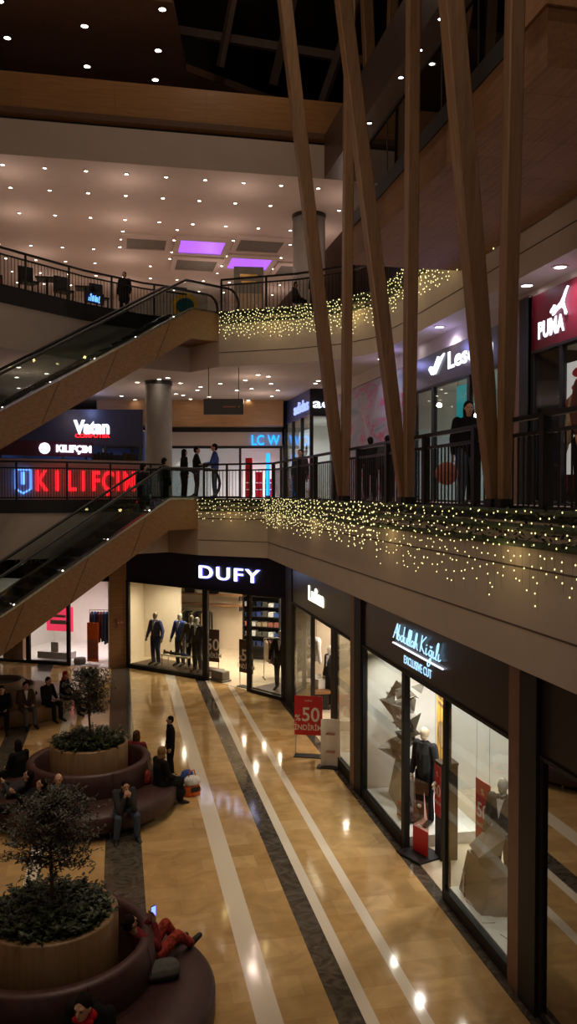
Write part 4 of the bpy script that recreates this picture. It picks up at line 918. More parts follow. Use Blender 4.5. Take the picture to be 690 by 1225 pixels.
# handwriting as neon tubes: strokes in letter units
def script(parent, x, z, s, strokes, m, y=-.06, r=.018, zs=1):
    b = MB()
    for st in strokes:
        P = [Vector((x + (px + py * .18) * s, y, z + py * s * zs)) for px, py in st]
        # smooth the stroke
        Q = []
        for i in range(len(P) - 1):
            p0 = P[max(i - 1, 0)]; p1 = P[i]; p2 = P[i + 1]; p3 = P[min(i + 2, len(P) - 1)]
            for k in range(4):
                u = k / 4; Q.append(.5 * ((2 * p1) + (p2 - p0) * u + (2 * p0 - 5 * p1 + 4 * p2 - p3) * u * u + (3 * p1 - p0 - 3 * p2 + p3) * u ** 3))
        Q.append(P[-1]); b.tube(Q, r, 6)
    return b.build('sign_script', m, parent, True)
def L_(x, pts): return [(x + a, b) for a, b in pts]
ABD = [L_(0, [(0, 0), (.15, .5), (.32, 1.1), (.36, .5), (.42, 0)]), L_(0, [(.08, .42), (.42, .45)]),
       L_(.5, [(0, .1), (.08, 1.1), (.0, .6), (.0, .1), (.15, 0), (.24, .22), (.10, .42), (0, .25)]),
       L_(.85, [(.24, .38), (.08, .42), (0, .18), (.1, 0), (.24, .2), (.3, 1.1), (.26, .3), (.34, 0)]),
       L_(1.25, [(0, .42), (0, .1), (.1, 0), (.22, .1), (.25, .42), (.25, .1), (.34, 0)]),
       L_(1.6, [(0, 0), (.14, .6), (.14, 1.05), (.04, .9), (.04, .1), (.14, 0)]), L_(1.78, [(0, 0), (.14, .6), (.14, 1.05), (.04, .9), (.04, .1), (.14, 0)]),
       L_(1.98, [(.24, .36), (.1, .42), (0, .2), (.1, 0), (.24, .2), (.25, .42), (.26, .1), (.34, 0)]),
       L_(2.36, [(0, 0), (.12, .6), (.12, 1.05), (.02, .9), (.0, 0), (.1, .35), (.2, .38), (.24, .1), (.34, 0)]),
       L_(2.95, [(.05, 1.1), (.0, 0)]), L_(2.95, [(.42, 1.1), (.05, .5), (.42, 0)]),
       L_(3.5, [(0, .42), (0, .08), (.08, 0), (.16, .1)]), L_(3.5, [(.0, .60), (.02, .64)]),
       L_(3.78, [(.24, .36), (.1, .42), (0, .2), (.1, .02), (.24, .2), (.25, .42), (.22, -.45), (.06, -.65), (0, -.4), (.3, .02)]), L_(3.78, [(.04, .66), (.12, .58), (.22, .66)]),
       L_(4.18, [(0, .42), (0, .08), (.08, 0), (.16, .1)]), L_(4.4, [(0, 0), (.14, .6), (.14, 1.05), (.04, .9), (.04, .1), (.14, 0)]), L_(4.66, [(0, .42), (0, .08), (.08, 0), (.2, .12)])]
script(t, 1.98, 3.60, .455, ABD, 'sign_cyan', r=.011, zs=.56)
MB().box(1.93, 4.26, -.06, -.03, 3.495, 3.512).build('sign_underline', 'sign_white', t)
text('sign_words', 'EXCLUSIVE CUT', .20, 'sign_cyan', t, (3.1, -.028, 3.24), off=.0, ext=.004, width=1.28)
room(K, 0, 6.5, 3.6, 0, 3.14, 'shop_white', 'shop_floor', 'shop_4')
wallseg('wall_shop_4_screen', (6.3, 12.3), (8.3, 12.3), 0, 3.14, 'concrete')
for (x, y, p_) in [(.6, .45, 60), (1.2, .45, 60), (1.9, .5, 50), (2.9, .9, 50), (3.6, .9, 50), (4.7, .5, 9), (5.3, .5, 9), (5.9, .5, 9)]:
    q = K.w(x, y, 3.10); lamp('SPOT', 'window_spot', q, p_ * 1.5, (1, .95, .84), .05, spot=140)
arealamp(K, 1.6, 2.3, 3.05, 2.4, 1.0, 60, (1, .96, .88)); arealamp(K, 4.6, 2.8, 3.05, 2.6, 1.0, 16, (1, .9, .72))
wallseg('wall_shop_4_back_panel', (8.0, 9.7), (8.0, 12.0), 0, 3.14, 'pillar_brown')
struct('floor_display_5', MB().box(4.905, 6.3, 13.65, 16.05, .014, .21), 'shop_white'); struct('floor_display_6', MB().box(4.905, 5.9, 9.75, 11.78, .014, .21), 'shop_white')
q = K.w(1.98, .55, .21); figure('mannequin', 'bald cream mannequin in black suit with white pocket square in the open doorway', 'mannequin', q, K.rz + PI + .5, s=1.0, skin='manikin_cream', plain=True, top='cloth_charcoal', bottom='cloth_black', shirt='cloth_charcoal', vox=.013, over=dict(wl=(-.28, .06, .86)))
q = K.w(4.75, .72, .21); figure('mannequin', 'grey-headed mannequin in charcoal suit with bow tie in the nearest window', 'mannequin', q, K.rz + PI + .6, s=1.0, skin='manikin_grey', plain=True, top='cloth_grey', bottom='cloth_charcoal', shirt='cloth_white', tie='bow', vox=.013)
# faceted metal sculpture
rr = random.Random(11)
t = local('faceted_sculpture', 'tall sculpture of folded grey metal shards in the bright window', 'sculpture', K, .85, .50, .21)
b = MB()
for i in range(44):
    c = Vector((rr.gauss(0, .26), rr.gauss(0, .12), rr.uniform(.75, 2.15))); 
    a = Vector((rr.uniform(-1, 1), rr.uniform(-1, .4), rr.uniform(-1, 1))).normalized(); u_ = a.cross(Vector((.3, .2, 1))).normalized(); v_ = a.cross(u_); s_ = rr.uniform(.14, .30)
    p = [c + u_ * s_, c - u_ * s_ * .6 + v_ * s_ * .8, c - u_ * s_ * .4 - v_ * s_ * .9]; q_ = [x + a * .012 for x in p]; tip = c + a * .13
    b.add([p[0], p[1], p[2], tip], [(0, 1, 3), (1, 2, 3), (2, 0, 3), (0, 2, 1)])
b.build('shards', 'dark_facet', t)
MB().add([(-.5, -.1, 0), (.3, -.2, 0), (.4, .25, 0), (-.4, .3, 0), (-.25, 0, .95), (.2, .05, 1.0)], [(0, 1, 5, 4), (1, 2, 5), (2, 3, 4, 5), (3, 0, 4), (0, 3, 2, 1)]).build('folded_base', 'grey_facet', t)
t = local('framed_poster', 'tall orange poster in dark frame behind the black-suited mannequin', 'poster', K, 1.05, 1.15, .90, -.15)
MB().box(-.06, .86, 0, .04, -.06, 1.86).build('frame', 'pillar_brown', t); MB().box(0, .8, -.012, 0, 0, 1.8).build('print', mat('poster_orange', (.85, .42, .04), .5, noise=.35, scale=3), t)
b = MB(); [b.box(.14, .66, -.02, -.012, 1.5 - k * .12, 1.56 - k * .12) for k in range(3)]; b.build('printed_lines', 'pillar_rose', t); MB().lathe([(.001, 0), (.2, 0), (.24, .01), (.26, .0)], n=20).build('ring_motif', 'gold', t).rotation_euler = (PI / 2, 0, 0)
t.children[-1].location = (.4, -.02, .75); MB().box(.0, .05, .0, .05, -.885, -.06).box(.75, .8, .0, .05, -.885, -.06).build('stand', 'near_black', t)
t = local('dark_plinth', 'tall black plinth right of the open doorway', 'plinth', K, 2.98, .55, .014); MB().box(-.13, .13, -.15, .15, 0, 1.6).build('block', 'near_black', t); MB().box(-.14, .14, -.16, .16, 1.6, 1.64).build('top_board', 'fascia_dark', t)
def red_strip(fr, x, y, z, w_, h_, label, rz=0):
    t = local('sale_poster', label, 'poster', fr, x, y, z, rz); MB().box(-w_ / 2 + .02, -w_ / 2 + .023, .002, .006, h_, 3.12 - z).box(w_ / 2 - .023, w_ / 2 - .02, .002, .006, h_, 3.12 - z).build('hanging_cord', 'near_black', t); MB().box(-w_ / 2, w_ / 2, 0, .012, 0, h_).build('sheet', 'sign_red', t)
    text('number', '50', h_ * .34, 'letter_cream', t, (0, -.006, h_ * .4), ext=.002, off=.003); text('word', '%', h_ * .14, 'letter_cream', t, (0, -.006, h_ * .78), ext=.001); text('small_words', 'İNDİRİM', h_ * .09, 'letter_cream', t, (0, -.006, h_ * .24), ext=.001); return t
red_strip(K, 3.0, .38, .75, .26, .85, 'red 50 poster on the black plinth', 0); red_strip(K, 3.75, .85, .55, .44, 1.0, 'red 50 poster seen through the nearest window', .1)
t = local('sale_stand', 'see-through pink acrylic stand on black foot in the near doorway', 'stand', K, 2.80, .16, .014, .35); MB().box(-.19, .19, 0, .012, .03, 1.28).build('acrylic_panel', 'acrylic', t); MB().box(-.19, .19, -.008, 0, .03, .45).build('red_print', 'sign_red', t); MB().box(-.3, .3, -.28, .28, 0, .03).build('foot_plate', 'near_black', t)
for k in (.5, .85): MB().ell((0, -.03, k), .05, .03, .03).build('clip', 'shop_white', t, True)
t = local('wooden_bench', 'small wooden bench behind the doorway plinth', 'bench', K, 3.1, 1.5, .014); MB().box(0, .8, 0, .4, .34, .4).build('seat', 'shop_wood', t); [MB().box(x, x + .04, .02, .38, 0, .34).build('leg', 'near_black', t) for x in (.05, .7)]
t = local('shoulder_bag', 'black bag at the feet of the black-suited mannequin', 'bag', K, 1.75, .32, .21); b = MB(); capsule(b, (-.15, 0, .16), .14, (.15, 0, .16), .14, n=12); b.build('bag_body', 'leather', t, True); MB().tube([(-.15, 0, .28), (-.08, 0, .45), (.08, 0, .45), (.15, 0, .28)], .012, 6).build('strap', 'near_black', t, True)
red_strip(K, 1.72, .30, .75, .2, .3, 'little red card beside the sculpture', .1)
# cut-corner glass display boxes in nearest window
t = local('folded_metal_display', 'angular grey folded metal display with shoes in the nearest window', 'display', K, 4.95, .30, .21)
MB().add([(-.5, -.15, 0), (.35, -.18, 0), (.45, .3, 0), (-.4, .32, 0), (-.42, -.05, .62), (.30, .0, .50), (.38, .28, .55), (-.3, .3, .66)], [(0, 1, 5, 4), (1, 2, 6, 5), (2, 3, 7, 6), (3, 0, 4, 7), (4, 5, 6, 7), (0, 3, 2, 1)]).build('lower_block', 'grey_facet', t)
MB().add([(-.48, .0, .66), (.1, -.1, .72), (.05, .25, .70), (-.38, .3, 1.0), (.12, .3, .98)], [(0, 1, 3), (1, 4, 3), (1, 2, 4), (0, 3, 2), (0, 2, 1), (2, 3, 4)]).build('upper_fold', 'grey_facet', t)
t = local('folded_shirt', 'white folded shirt on a dark stand behind the nearest mannequin', 'shirt', K, 4.28, .75, .80); MB().box(-.15, .15, -.12, .12, 0, .06).build('fabric', 'cloth_white', t, bevel=.02); MB().box(-.2, .2, -.16, .16, -.05, 0).box(-.12, .12, -.1, .1, -.58, -.05).build('stand', 'pillar_brown', t)
for i, (x, y, rz) in enumerate([(4.95, .22, .4), (5.35, .18, -.2), (5.9, .3, .3)]):
    o = MB().box(-.14, .14, -.09, .09, 0, .015).build('white_card', 'paper_white'); o.location = K.w(x, y, .21); o.rotation_euler = (0, 0, K.rz + rz); tag(o, ['white card lying on the window ledge by the framed notice', 'white card in the middle of the window ledge', 'white card near the brown pier on the window ledge'][i], 'card')
t = local('framed_notice', 'small black framed notice leaning on the nearest window ledge', 'notice', K, 4.62, .16, .21, -.3); MB().box(-.10, .10, -.01, .01, 0, .34).build('frame', 'near_black', t); MB().box(-.08, .08, -.014, -.01, .04, .14).box(-.08, .08, -.014, -.01, .18, .30).build('print', 'paper_white', t)
t = local('framed_notice', 'small red and white card standing on the bright window ledge', 'notice', K, 1.6, .22, .21, .3); MB().box(-.10, .10, -.01, .01, 0, .28).build('card', 'sign_red', t); MB().box(-.07, .07, -.014, -.01, .05, .12).build('print', 'paper_white', t)
t = local('shelf_table', 'wooden shop counter deep inside the nearest shop', 'counter', K, 4.7, 2.0, .014); MB().box(0, 1.7, 0, .6, .85, .9).build('counter_top', 'shop_wood', t); MB().box(.05, 1.65, .05, .55, 0, .85).build('cabinet', 'pillar_brown', t)
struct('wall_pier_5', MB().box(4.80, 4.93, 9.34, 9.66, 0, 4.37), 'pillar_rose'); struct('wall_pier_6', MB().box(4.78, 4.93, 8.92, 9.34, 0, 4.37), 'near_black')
N = Fr((4.87, 8.92), (4.87, 2.0))
t = storefront('closed_shop_front', 'dark unlit shop window at the right edge reflecting the marble stripes', N, 0, 3.12, 4.37, 'near_black', 'fascia_dark', [(0, .06), (3.4, 3.5), (6.8, 6.92)], [(.06, 3.4, .08), (3.5, 6.8, .08)])
MB().box(.06, 3.4, -.03, .04, .08, .10).build('metal_sill', 'chrome', t)
[setattr(o_, 'active_material', M('glass_shut')) for o_ in t.children if o_.name.startswith('glass_pane')]
room(N, 0, 6.9, 4, 0, 3.14, 'pillar_brown', 'pillar_brown', 'shop_5')
# ------------------------------------------------------------------ second-floor shops
Z2 = 5.95
struct('wall_second_header', MB().box(7.7, 7.9, 2, 20.95, 9.62, 10.0), 'plaster'); struct('wall_second_header_far', MB().box(7.7, 7.9, 20.96, 30.1, 9.63, 10.0), 'plaster')
def up_front(y0, y1, zt, zf, fm, name, label, posts, panes, frame='near_black'):
    fr = Fr((7.7, y0), (7.7, y1)); return fr, storefront(name, label, fr, Z2, zt, zf, frame, fm, posts, panes)
# sports shop with the red sign
fr, t = up_front(14.62, 8.0, 8.83, 9.86, 'sport_red' if 'sport_red' in MATS else 'sign_red', 'red_signed_shop_front', 'shop front with a crimson fascia, leaping cat emblem and white block letters', [(0, .12), (1.05, 1.15), (3.4, 3.5)], [(.12, 1.05, .05), (1.15, 3.4, .05)])
t.children[0].data.materials[0] = mat('fascia_crimson', (.16, .006, .02), .5, noise=.05)
text('sign_letters', 'PUMA', .42, 'sign_white', t, (.72, -.03, 9.03 - Z2), off=.012, ext=.006, width=.92)
cat = [(0, .30), (.06, .40), (.14, .44), (.20, .52), (.27, .50), (.30, .42), (.42, .44), (.56, .52), (.68, .66), (.80, .86), (.92, .98), (.98, .95), (.90, .84), (.78, .60), (.74, .46), (.80, .28), (.90, .08), (.86, .0), (.80, .02), (.74, .22), (.64, .32), (.48, .30), (.34, .24), (.24, .16), (.14, .14), (.12, .19), (.20, .24), (.22, .32), (.14, .32), (.06, .24)]
b = MB(); n = len(cat); V = [(.76 + x * .64, -.07, 9.20 - Z2 + y * .50 + .07) for x, y in cat] + [(.76 + x * .64, -.05, 9.27 - Z2 + y * .50) for x, y in cat]
import mathutils
tri = mathutils.geometry.tessellate_polygon([[Vector((x, y, 0)) for x, y in cat]])
b.add(V, [tuple(q) for q in tri] + [(i, (i + 1) % n, n + (i + 1) % n, n + i) for i in range(n)]); b.build('cat_logo', 'sign_white', t)
t2 = local('wall_poster', 'red and white patterned poster in the window beneath the cat logo', 'poster', fr, 1.16, .05, 6.5); MB().box(0, 1.6, 0, .03, 0, 1.95).build('sheet', glow('poster_white', (.9, .85, .82), .35, base=(.8, .78, .75)), t2)
b = MB()
for (cx, cz, rx, rz_) in [(.5, 1.75, .32, .10), (.5, 1.5, .34, .09), (.15, 1.2, .2, .16), (.75, 1.05, .2, .24), (.3, .85, .24, .12), (1.2, 1.4, .3, .2)]:
    b.add([(cx + rx * math.cos(a * PI / 8), -.006, cz + rz_ * math.sin(a * PI / 8)) for a in range(16)], [tuple(range(16))])
b.build('red_shapes', 'sign_red', t2)
room(fr, 0, 6.6, 3, Z2, 8.9, 'fascia_dark', 'shop_floor', 'shop_6'); arealamp(fr, 2.5, 1.2, 8.7, 2, 1.5, 16, (1, .9, .85))
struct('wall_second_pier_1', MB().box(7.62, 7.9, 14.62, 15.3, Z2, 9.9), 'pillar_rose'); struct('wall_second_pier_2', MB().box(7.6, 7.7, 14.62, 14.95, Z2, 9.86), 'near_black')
fr, t = up_front(20.95, 15.3, 8.83, 9.62, 'fascia_dark', 'sports_shop_front', 'dark upstairs shop front with a white tick emblem beside white letters', [(0, .1), (1.25, 1.4), (3.4, 3.55), (5.55, 5.65)], [(.1, 1.25, .05), (3.55, 5.55, .05), (1.4, 3.4, .05)])
text('sign_letters', 'Lescon', .55, 'sign_white', t, (3.48, -.03, 9.10 - Z2), off=.012, ext=.006, width=2.4)
tk = [(1.0, .30), (1.28, .02), (1.38, .02), (1.66, .36), (2.02, .42), (1.72, .42), (1.84, .58), (1.52, .54), (1.33, .26), (1.08, .38)]
tk = [(1.0, .22), (1.20, .0), (1.44, .0), (2.0, .56), (1.74, .46), (1.6, .54), (1.36, .24), (1.12, .30)]
n = len(tk); tri = mathutils.geometry.tessellate_polygon([[Vector((x, y, 0)) for x, y in tk]])
b = MB(); b.add([(x + .1, -.07, 9.08 - Z2 + y * .75) for x, y in tk] + [(x + .1, -.03, 9.08 - Z2 + y * .75) for x, y in tk], [tuple(q) for q in tri] + [(i, (i + 1) % n, n + (i + 1) % n, n + i) for i in range(n)]); b.build('tick_logo', 'sign_white', t)
room(fr, 0, 5.65, 3.2, Z2, 8.9, 'shop_white', 'shop_floor', 'shop_7'); arealamp(fr, 2.9, 1.4, 8.7, 2.4, 1.8, 42, (.72, .9, 1))
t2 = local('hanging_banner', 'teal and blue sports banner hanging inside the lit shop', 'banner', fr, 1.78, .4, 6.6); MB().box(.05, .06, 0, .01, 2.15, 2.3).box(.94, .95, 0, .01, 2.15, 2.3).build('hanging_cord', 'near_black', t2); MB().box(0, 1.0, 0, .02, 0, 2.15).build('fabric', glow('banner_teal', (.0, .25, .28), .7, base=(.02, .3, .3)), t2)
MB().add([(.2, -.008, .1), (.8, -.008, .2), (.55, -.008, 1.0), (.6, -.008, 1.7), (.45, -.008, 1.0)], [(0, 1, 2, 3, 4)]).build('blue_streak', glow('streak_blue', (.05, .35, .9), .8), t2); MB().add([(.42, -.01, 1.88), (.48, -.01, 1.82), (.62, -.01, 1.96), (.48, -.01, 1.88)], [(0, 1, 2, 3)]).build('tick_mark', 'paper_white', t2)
t2 = local('display_screen', 'small bright blue-white screen inside the lit sports shop', 'screen', fr, .35, .9, 7.0); MB().box(0, .5, 0, .04, 0, .35).build('panel', glow('screen_pale', (.5, .6, 1), 1.0), t2); MB().box(-.02, .52, .04, .06, -.02, .37).box(.24, .26, .03, .05, -1.03, -.02).build('casing', 'near_black', t2)
t2 = local('display_table', 'low counter with folded sportswear in the lit sports shop', 'table', fr, 2.9, 1.4, Z2 + .014); MB().box(0, 1.4, 0, .7, .7, .76).build('table_top', 'shop_white', t2); MB().box(.05, 1.35, .05, .65, 0, .7).build('cabinet', 'fascia_dark', t2)
for i, mm in enumerate(['cloth_red', 'cloth_white', 'cloth_teal', 'cloth_orange']):
    o = MB().box(0, .24, 0, .3, 0, .12).build('folded_clothes', mm, None, bevel=.02); o.location = fr.w(2.95 + i * .33, 1.6, Z2 + .774); o.rotation_euler = (0, 0, fr.rz); tag(o, ['red', 'white', 'teal', 'orange'][i] + ' folded sportswear pile on the low counter', 'folded clothes')
# mural hoarding
fr = Fr((7.7, 30.0), (7.7, 20.95))
def mural():
    m, t, b = nt('mural_print'); N, L = t.nodes, t.links; tc = N.new('ShaderNodeTexCoord'); mp = N.new('ShaderNodeMapping'); L.new(tc.outputs['Object'], mp.inputs[0]); mp.inputs['Scale'].default_value = (.35, 1, .7); mp.inputs['Rotation'].default_value = (0, .5, 0)
    nz = N.new('ShaderNodeTexNoise'); nz.inputs['Scale'].default_value = 1.6; nz.inputs['Detail'].default_value = 2; nz.inputs['Distortion'].default_value = 1.5; L.new(mp.outputs[0], nz.inputs[0])
    r = N.new('ShaderNodeValToRGB'); L.new(nz.outputs[0], r.inputs[0]); e = r.color_ramp.elements; e[0].position = .3; e[0].color = (.10, .16, .22, 1); e[1].position = .75; e[1].color = (.35, .35, .42, 1)
    for p, c in [(.42, (.26, .26, .34, 1)), (.50, (.30, .28, .36, 1)), (.54, (.5, .03, .14, 1)), (.58, (.30, .22, .34, 1))]: q = e.new(p); q.color = c
    L.new(r.outputs[0], b.inputs[0]); b.inputs['Roughness'].default_value = .5; MATS['mural_print'] = m
mural()
t = thing('mural_hoarding', 'tall printed hoarding with grey, pink and green swirls beside the columns', 'hoarding', fr.w(0, 0, Z2), fr.rz); MB().box(0, 9.0, 0, .1, 0, 3.66).build('printed_board', 'mural_print', t)
text('printed_words', 'YAL', .42, 'lips', t, (4.0, -.012, 1.15), ext=.004)
# sports shop on the corner with adidas letters
t = thing('corner_sports_shop', 'dark corner shop box upstairs with white lowercase letters on two sides', 'shop front', (7.0, 30.16, Z2)); z = lambda v: v - Z2
MB().box(0, 2.6, 0, .12, z(9.0), z(9.98)).build('front_fascia', 'near_black', t); MB().box(0, .12, .12, 4.9, z(9.05), z(9.98)).build('side_fascia', mat('fascia_blue', (.05, .07, .22), .4), t)
MB().box(0, .12, 0, .12, 0, z(9.0)).build('corner_post', 'near_black', t)
for (a, b_) in [(1.55, 1.68), (3.2, 3.32), (4.78, 4.9)]: MB().box(0, .12, a, b_, 0, z(9.05)).build('post', 'near_black', t)
MB().box(1.3, 1.42, 0, .12, 0, z(9.0)).build('post', 'near_black', t); MB().box(2.5, 2.62, 0, .12, 0, z(9.0)).build('post', 'near_black', t)
MB().box(.05, .062, .12, 4.8, 0, z(9.05)).build('side_glass', 'glass_clear', t); MB().box(.12, 2.5, .05, .062, 0, z(9.0)).build('front_glass', 'glass_clear', t)
text('sign_letters', 'adidas', .50, 'sign_white', t, (1.05, -.02, z(9.30)), off=.008, ext=.02, width=1.9)
text('side_sign_letters', 'adidas', .62, 'sign_periwinkle', t, (-.02, 1.5, z(9.26)), rot=(PI / 2, 0, -PI / 2), off=.01, ext=.02, width=2.6)
af = Fr((7.06, 30.22), (9.7, 30.22)); room(af, .06, 2.6, 4.7, Z2, 9.0, 'shop_white', 'shop_floor', 'shop_8', side_l=False, y0=.1); arealamp(af, 1.3, 2.5, 8.85, 1.6, 3, 45, (.95, .97, 1))
t2 = thing('window_graphic', 'large bright black-and-white sports graphic in the corner shop window', 'poster', (7.25, 33.2, 6.3), -PI / 2); MB().box(0, 2.3, 0, .03, 0, 2.3).build('sheet', glow('graphic_white', (.8, .86, .9), .9), t2)
rr = random.Random(5); b = MB()
for i in range(9):
    c = Vector((.5 + rr.random() * 1.3, -.01, .5 + rr.random() * 1.3)); k = 6; b.add([(c.x + rr.uniform(.1, .32) * math.cos(a * 2 * PI / k), -.01 - i * .0008, c.z + rr.uniform(.1, .4) * math.sin(a * 2 * PI / k)) for a in range(k)], [tuple(range(k))])
b.build('ink_shapes', 'near_black', t2)
t2 = thing('display_wall', 'white shelf display with blue band behind the corner shop glass', 'display', (8.2, 31.4, Z2 + .014)); MB().box(0, 1.1, 0, .3, 0, 2.2).build('panel', 'panel_grey', t2); MB().box(.2, 1.0, -.02, 0, 1.3, 1.6).build('blue_band', 'sign_blue', t2); MB().box(.0, 1.1, -.2, 0, .9, .95).box(0, 1.1, -.2, 0, .5, .55).build('shelf_board', 'shop_white', t2)
t2 = thing('sale_poster', 'dark red poster with pale lettering at the corner shop front', 'poster', (7.75, 30.08, 6.0)); MB().box(0, 1.3, 0, .02, 0, 1.35).build('sheet', 'cloth_maroon', t2); text('lettering', 'İNDİRİM', .26, 'letter_cream', t2, (.65, -.008, .7), ext=.002)
# back wall of the concourse: timber bulkhead, white band, glass and LC W sign
LB = Fr((-.6, 36.8), (6.98, 35.3))
def bplace(mb, name, m, kind=True):
    o = mb.build(name, m); o.location = (LB.A.x, LB.A.y, 0); o.rotation_euler = (0, 0, LB.rz)
    o['kind'] = 'structure'; return o
bplace(MB().box(0, 7.75, -1.1, .1, 8.95, 10.0), 'wall_concourse_bulkhead', 'band_wood')
bplace(MB().box(0, 7.7, -.02, .2, 8.75, 8.95), 'trim_10', 'near_black')
bplace(MB().box(0, 7.7, 0, .2, 8.12, 8.75), 'wall_concourse_band', 'ceiling_plaster')
t = storefront('long_glass_shop_front', 'pale glazed shop front with bright blue letters at its right end', LB, Z2, 8.1, 8.16, 'near_black', 'near_black', [(1.2, 1.3), (5.85, 5.95), (7.6, 7.7)], [(1.3, 5.85, .05)])
text('sign_letters', 'LC W', .60, 'lcw_cyan', t, (6.98, -.06, 8.20 - Z2), off=.006, ext=.03, width=1.2)
room(LB, 0, 7.7, 3.5, Z2, 8.2, 'shop_white', 'shop_white', 'shop_9', y0=.25); arealamp(LB, 6.7, 1.4, 8.1, 1.4, 2, 130, (1, .85, .9)); arealamp(LB, 2.8, 1.5, 8.1, 3, 2, 40, (.9, .93, 1))
for i in range(3):
    t2 = local('garment_rack', ['red clothes rack at the left of the bright doorway', 'tall red display rack in the middle of the bright doorway', 'red and white rack at the right of the bright doorway'][i], 'rack', LB, 6.1 + i * .42, .5 + i * .4, Z2 + .014)
    MB().box(0, .3, 0, .3, 0, [1.7, 1.1, .8][i]).build('shelf_body', 'cloth_red', t2); [MB().box(-.01, .31, -.02, .3, z_, z_ + .04).build('shelf_board', 'paper_white', t2) for z_ in (.3, .6)]
t2 = local('light_column', 'glowing blue light column in the bright doorway', 'light', LB, 7.0, .6, Z2 + .014); MB().box(0, .16, 0, .16, 0, 1.9).build('diffuser', 'lcw_cyan', t2); MB().box(-.03, .19, -.03, .19, 0, .06).build('base', 'near_black', t2)
# hanging direction sign
t = thing('hanging_sign', 'long dark hanging direction sign over the concourse', 'sign', (2.6, 25.6, 8.55), -.2); MB().box(0, 1.22, 0, .12, 0, .48).build('panel', 'fascia_dark', t); MB().box(.6, .98, -.006, 0, .22, .26).box(1.06, 1.10, -.006, 0, .22, .27).build('panel_text', 'lips', t)
for x in (.15, 1.07): MB().box(x - .01, x + .01, .05, .07, .48, 1.45).build('rod', 'dark_metal', t)
# electronics shop with Vatan sign, left
VB = Fr((-4.6, 34.9), (1.0, 33.7))
t = storefront('electronics_shop_front', 'dark blue electronics shop front with white letters over a red line of text', VB, Z2, 8.05, 9.45, 'near_black', 'fascia_navy', [(0, .1), (2.5, 2.6), (4.2, 4.3), (5.6, 5.7)], [(.1, 2.5, .05), (2.6, 4.2, .05), (4.3, 5.6, .05)])
text('sign_letters', 'Vatan', .72, 'sign_white', t, (3.74, -.06, 8.51 - Z2), off=.034, ext=.03, width=1.42)
text('sign_small_letters', 'COMPUTER', .20, 'led_red', t, (3.74, -.06, 8.34 - Z2), off=.006, ext=.02, width=1.38)
room(VB, 0, 5.7, 3, Z2, 8.6, mat('blue_wall', (.05, .10, .35), .6), 'shop_floor', 'shop_10', y0=.2); arealamp(VB, 2.8, 1.2, 8.5, 4, 1.5, 50, (.5, .7, 1))
lamp('POINT', 'sign_spill', (-1.4, 33.2, 9.4), 22, (.35, .45, 1), .1)
# phone-case kiosk behind the railing
KB = Fr((-3.6, 24.15), (.85, 26.0))
t = thing('kiosk', 'kiosk with a purple sign and big glowing red letters on its counter front', 'kiosk', (KB.A.x, KB.A.y, Z2), KB.rz); Lk = KB.L
KW = mat('counter_grey', (.42, .38, .35), .6)
MB().box(-4, Lk, 0, 1.2, 0, 1.0).build('counter', 'counter_grey', t); MB().box(-4, Lk + .03, -.05, 1.25, 1.0, 1.18).build('counter_top', 'plaster', t)
xs_ = {'K': 1.60, 'I': 2.06, 'L': 2.48, 'İ': 2.84, 'F': 3.22, 'Ç': 3.60, 'I2': 3.92, 'M': 4.28}
for ch, x in xs_.items(): text('glowing_letter', ch[0] if ch != 'İ' else 'I', .82, 'led_red', t, (x, -.04, .28), off=.014, ext=.02, xs=.66)
b = MB(); pts = [(.88, .32), (1.08, .2), (1.3, .32), (1.3, .86), (.88, .86), (.88, .32)]; b.tube([(x, -.04, z_) for x, z_ in pts], .028, 6); b.tube([(1.08, -.04, .45), (1.08, -.04, .80)], .05, 6); b.build('phone_logo', 'led_blue', t)
MB().box(.3, 3.2, .1, .25, 1.27, 1.70).build('sign_board', mat('sign_purple', (.10, .01, .035), .5), t)
text('sign_letters', 'KILIFÇIM', .28, 'sign_white', t, (2.60, .07, 1.40), off=.012, ext=.02, width=1.05); b = MB().lathe([(.001, 0), (.16, 0), (.16, .03), (.001, .03)], n=20); o = b.build('round_logo', 'sign_white', t); o.rotation_euler = (PI / 2, 0, 0); o.location = (1.74, .10, 1.49)
for x in (.5, 3.0): MB().box(x - .03, x + .03, .15, .21, 1.18, 1.28).build('sign_post', 'dark_metal', t)
rr = random.Random(9)
for i in range(22):
    h_ = rr.uniform(.16, .26); o = MB().box(-.045, .045, -.03, .03, 0, h_).build('phone_case_box', rr.choice(['near_black', 'cloth_brown', 'cloth_charcoal']), None, bevel=.004); o.location = KB.w(3.3 + i * .068, .3 + .25 * (i % 2), Z2 + 1.18); o.rotation_euler = (0, 0, KB.rz); tag(o, 'small dark phone-case box standing on the kiosk counter', 'box', 'phone-case boxes on the kiosk counter')
lamp('POINT', 'kiosk_glow', KB.w(2.2, -.5, Z2 + .8), 1.0, (1, .05, .05), .1)
